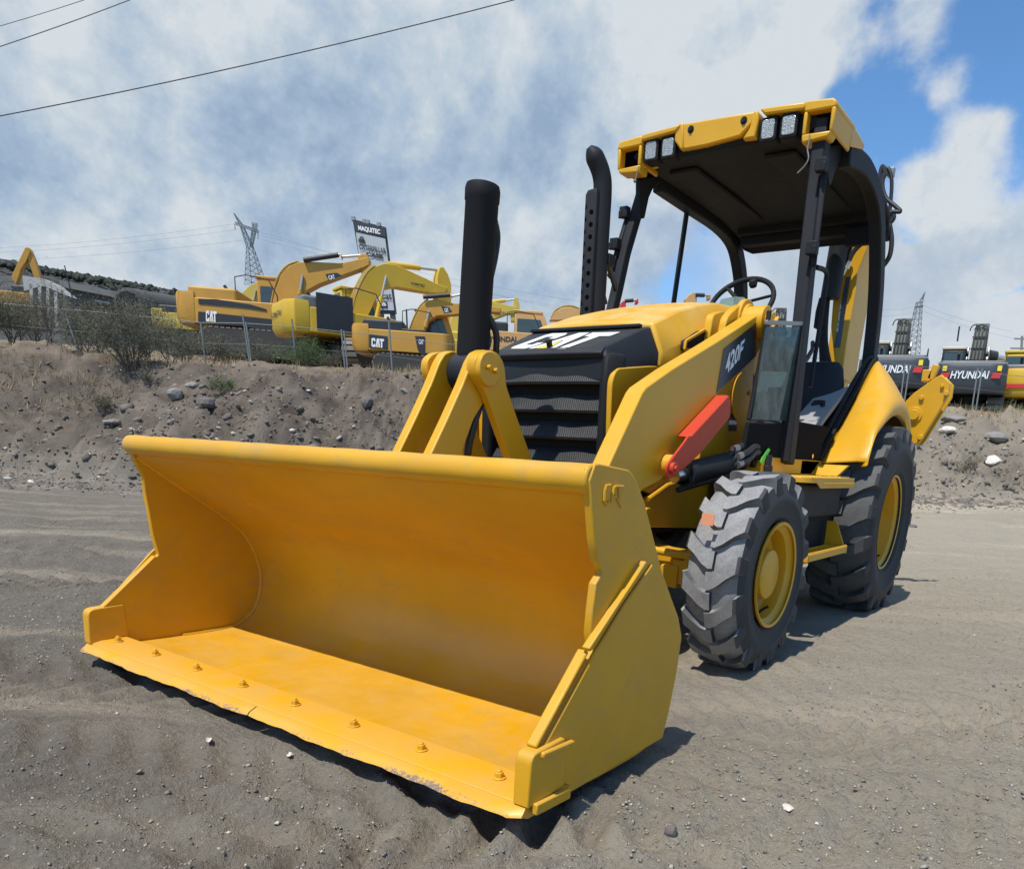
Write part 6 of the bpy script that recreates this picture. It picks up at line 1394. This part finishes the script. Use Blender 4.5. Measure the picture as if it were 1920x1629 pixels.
def ruins():
    CN = simple('weathered_concrete', (.34, .34, .33), .9); DK = paint('dark_masonry', (.075, .075, .075), .9, .6, 0, (.12, .11, .1)); RS = simple('rusty_iron', (.12, .075, .05), .9)
    D = 46; b = far(85, 610, D); o = empty('concrete_shed', tuple(b), 'roofless pale concrete frame with thin columns, behind scrub at far left', 'ruin')
    L = lambda a, c, d=D: tuple(far(a, c, d)-b)
    MB().prism([L(42, 517), L(78, 522), L(100, 532), L(130, 556), L(80, 536), L(45, 545)], tuple(F2*.7)).build('roof_beam', CN, o)
    for a, c, e in ((58, 532, 610), (74, 536, 612), (89, 540, 612), (104, 548, 612)): MB().prism([L(a-3, c), L(a+3, c), L(a+5, e), L(a-1, e)], tuple(F2*.5)).build('column', CN, o)
    D = 50; b = far(180, 620, D); o = empty('ruined_wall', tuple(b), 'low dark masonry wall with openings, between the concrete frame and the long tank', 'wall')
    MB().prism([L(122, 537, D), L(214, 551, D), L(225, 570, D), L(225, 620, D), L(122, 620, D)], tuple(F2*2)).build('wall_block', DK, o)
    MB().bar(L(120, 534, D), L(232, 556, D), .8, .35).build('coping', simple('coping_grey', (.15, .15, .15), .9), o)
    for a in (150, 182, 205): MB().prism([L(a, 568, D-.1), L(a+14, 570, D-.1), L(a+14, 590, D-.1), L(a, 588, D-.1)], tuple(F2*.2)).build('opening', simple('opening_dark', (.02, .02, .02), .9), o)
    MB().prism([L(178, 562, D-.2), L(205, 566, D-.2), L(205, 570, D-.2), L(178, 566, D-.2)], tuple(F2*.3)).build('lintel', CN, o)
    D = 38; b = far(300, 620, D); o = empty('storage_tank', tuple(b), 'long dark horizontal tank lying left of the pale yellow excavator', 'tank')
    a0 = np.array(L(243, 572, D)); a1 = np.array(L(372, 590, D+7)); ax = a1-a0; ln = np.linalg.norm(ax); ax /= ln
    MB().lathe([(0, 0), (.70, 0), (.74, .05), (.74, ln), (.5, ln+.2), (0, ln+.25)], tuple(a0), tuple(ax), 28).build('tank_shell', DK, o)
    MB().lathe([(.52, -.02), (.60, -.06), (.68, -.02)], tuple(a0), tuple(ax), 28).build('end_ring', DK, o)
    for t in (.25, .75): MB().box(*(lambda c: (c[0]-.4, c[0]+.4, c[1]-.4, c[1]+.4, c[2]-1.4, c[2]-.6))(a0+ax*ln*t)).build('saddle', DK, o)
ruins()
def fence():
    GAL = simple('galvanised_post', (.20, .21, .21), .6, .3)
    b = far(500, 700, 20); o = empty('wire_fence', tuple(b), 'sagging wire fence on thin galvanised posts along the top of the bank', 'fence')
    def tp(px, py, d): return np.array(far(px, py, d))-b
    posts = [((123, 588), (148, 650), 20), ((376, 604), (384, 660), 20.2), ((455, 590), (471, 686), 20.3), ((461, 604), (474, 688), 20.3), ((547, 598), (556, 672), 20.5), ((640, 618), (648, 690), 20.8), ((645, 620), (653, 692), 20.8), ((729, 604), (737, 697), 21), ((1697, 682), (1691, 735), 23.5), ((1706, 684), (1698, 738), 23.5), ((1834, 690), (1822, 772), 24), ((1842, 690), (1829, 776), 24)]
    for t, e, d in posts: MB().tube([tuple(tp(*t, d)), tuple(tp(*e, d)-np.array([0, 0, .25]))], .022, 8).build('fence_post', GAL, o)
    rail = [((-60, 563), 19.5), ((123, 580), 20), ((215, 588), 20.1), ((376, 605), 20.2), ((455, 606), 20.3), ((547, 612), 20.5), ((640, 622), 20.8), ((729, 630), 21), ((830, 645), 21.3), ((1640, 676), 23.3), ((1697, 684), 23.5), ((1838, 698), 24), ((1980, 712), 24.5)]
    MB().tube([tuple(tp(*p, d)) for p, d in rail], .008, 6).build('top_rail', GAL, o)
    for k in (2, 4):
        MB().tube([tuple(tp(*p, d)-np.array([0, 0, .24*k])) for p, d in rail], .0035, 4).build('fence_wire', GAL, o)
fence()
# ------------------------------------------------------------------ scrub and dry grass
def leafm(name, a, b_):
    m, nt, b = nmat(name); g = nt.nodes.new('ShaderNodeNewGeometry'); nt.links.new(mixc(nt, g.outputs['Random Per Island'], a, b_), b.inputs['Base Color'])
    b.inputs['Roughness'].default_value = .75; b.inputs['Specular IOR Level'].default_value = .2; return m
LF1 = leafm('olive_scrub_leaf', (.075, .082, .050), (.19, .185, .125)); LF2 = leafm('green_weed_leaf', (.05, .085, .025), (.13, .18, .06)); LF3 = leafm('dry_scrub_leaf', (.11, .095, .06), (.22, .18, .11)); STEM = simple('scrub_stem', (.12, .10, .08), .9)
def shrub(px, py, hgt, spr, ns, nl, label, leaf, seed, group=None, droop=0.0, ls=.03, name='shrub', base=None, lift=.28):
    rg = np.random.default_rng(seed); p = hit(px, py) if base is None else base
    o = empty(name, tuple(p), label, 'shrub', group); st = MB(); tips = []
    def grow(a, d, L, r, lv):
        n = 4; pts = [a]; q = a.copy(); d = d.copy()
        for i in range(n):
            d = d+rg.normal(0, .14, 3); d[2] -= droop*.1; d /= np.linalg.norm(d); q = q+d*L/n; pts.append(q.copy())
        st.tube([tuple(v) for v in pts], [r*(1-.16*i) for i in range(n+1)], 4 if lv else 5, False)
        if lv < 2:
            for k in range(5 if lv == 0 else 3):
                t = rg.uniform(.35, 1); w = pts[min(n, int(t*n)+0)]; dd = d+rg.normal(0, .45, 3); dd[2] = abs(dd[2])*.7+.15; dd /= np.linalg.norm(dd); grow(w, dd, L*rg.uniform(.45, .7), r*.5, lv+1)
        for v in pts[(2 if lv == 0 else 0):]: tips.append(v)
    for k in range(ns):
        a = rg.uniform(0, 2*math.pi); tl = rg.uniform(.05, 1)*spr/hgt
        d = np.array([math.cos(a)*tl, math.sin(a)*tl, 1.0]); d /= np.linalg.norm(d); grow(np.array([rg.normal(0, .06), rg.normal(0, .06), 0]), d, hgt*rg.uniform(.55, .85), .010*hgt/1.5+.003, 0)
    st.build('branches', STEM, o, 0, 60, recalc=False)
    T = np.array(tips); T = T[T[:, 2] > hgt*lift*rg.uniform(.4, 1.3, len(T))]
    if len(T) == 0: T = np.array(tips)
    i = rg.integers(0, len(T), nl); c = T[i]+rg.normal(0, hgt*.075, (nl, 3))
    u = rg.normal(size=(nl, 3)); u[:, 2] = np.abs(u[:, 2])*.6; u /= np.linalg.norm(u, axis=1)[:, None]; w = np.cross(u, rg.normal(size=(nl, 3))); w /= np.linalg.norm(w, axis=1)[:, None]
    L = (ls*rg.uniform(.6, 1.5, nl))[:, None]; V = np.stack([c, c+u*L+w*L*.22, c+u*L*2.0, c+u*L-w*L*.22], 1).reshape(-1, 3); F = np.arange(nl*4).reshape(-1, 4)
    m = MB(); m.v = [tuple(v) for v in V]; m.f = [tuple(f) for f in F]; m.build('foliage', leaf, o, recalc=False, smooth=False)
def fpt(px, py, d):
    q = np.array(far(px, py, d)); q[2] = hz(q[0], q[1]); return q
def scrub():
    for k, (px, d, h, sp, ns, nl, lab, lf) in enumerate((
        (245, 17.8, 1.55, 1.25, 20, 14400, 'large thin many-stemmed shrub on the bank above the bucket corner', LF1), (98, 18.0, 1.25, .60, 7, 1500, 'small bare shrub with few stems, left of the large one on the bank', LF3), (30, 20, 1.5, 1.0, 11, 11200, 'dense dark shrub at the left edge below the concrete frame', LF1),
        (165, 20.5, 1.3, .9, 11, 8800, 'grey-green shrub in front of the ruined wall', LF1), (320, 21.5, 1.25, .8, 11, 8800, 'dusty shrub below the pale yellow excavator', LF1), (400, 21, .95, .9, 9, 2600, 'low dry shrub in the shade under the black striped body', LF3),
        (70, 23, 1.6, 1.1, 11, 11200, 'tall dark shrub hiding the foot of the concrete frame', LF1), (190, 25, 1.5, 1.2, 11, 11200, 'wide dark shrub in front of the long tank', LF1), (570, 20.2, .80, .95, 16, 9000, 'fresh green bush below the boxy bright yellow excavator', LF2), (500, 20.8, .65, .6, 9, 2200, 'low olive bush right of the leaning pair of fence posts', LF1),
        (430, 20.6, .75, .9, 12, 5000, 'wide olive scrub under the rear of the black striped excavator', LF1), (485, 21.5, .9, .8, 12, 5000, 'olive scrub shading the gap before the boxy excavator', LF1), (615, 21.4, .6, .6, 9, 2500, 'small olive scrub beside the track of the boxy excavator', LF1), (350, 20.2, .85, .9, 10, 4500, 'pale olive scrub between the large thin shrub and the fence pair', LF1), (275, 22, 1.5, 1.2, 11, 11200, 'tall olive scrub in front of the tank end', LF1), (1905, 22.2, .45, .7, 12, 3000, 'low green bush at the right edge of the slope', LF2), (1655, 24.5, .8, .5, 7, 1000, 'dry weed behind the rear mudguard', LF3), (1815, 21.0, .5, .35, 7, 700, 'straggly dry weed halfway down the right slope', LF3), (415, 16.2, .35, .5, 9, 1600, 'low green weed on the slope just above the bucket lip', LF2), (185, 15.6, .5, .5, 9, 1500, 'dry grey weed clump low on the left slope', LF3), (280, 16.6, .30, .55, 9, 1300, 'olive weed clump on the slope beside the pale boulders', LF1))):
        if px == 1815: base = hit(1812, 890)
        else: base = fpt(px, 690 if px < 1000 else 775, d)
        shrub(px, 0, h, sp, ns, nl, lab, lf, 50+k, None, 0.0, .020 if h > 1 else .018, base=base, lift=.35 if h > 1 else .15)
scrub()
def grass():
    n = 15000; rg = RNG; s = np.concatenate([rg.uniform(-16, 2, int(n*.7)), rg.uniform(6, 17, n-int(n*.7))]); d = 18.2+.17*s+np.abs(rg.normal(0, 1.9, n)); d[:1500] -= rg.uniform(0, 3.2, 1500)
    cl = fbm(s*.9, d*.9, 3, .5, 77) > -.06; s, d = s[cl], d[cl]; n = len(s); x, y = XY(s, d); z = height(x, y)
    L = rg.uniform(.06, .26, n); a = rg.uniform(0, 2*np.pi, n); b = rg.normal(0, .35, (n, 2))
    base = np.stack([x, y, z-.01], 1); tip = base+np.stack([b[:, 0]*L, b[:, 1]*L, L], 1); w = np.stack([np.cos(a), np.sin(a), 0*a], 1)*.007
    V = np.stack([base-w, base+w, tip], 1).reshape(-1, 3); F = np.arange(n*3).reshape(-1, 3)
    m = MB(); m.v = [tuple(v) for v in V]; m.f = [tuple(f) for f in F]
    tag(m.build('dry_grass', leafm('straw', (.20, .14, .07), (.42, .32, .18)), None, recalc=False, smooth=False), kind='stuff')
grass()
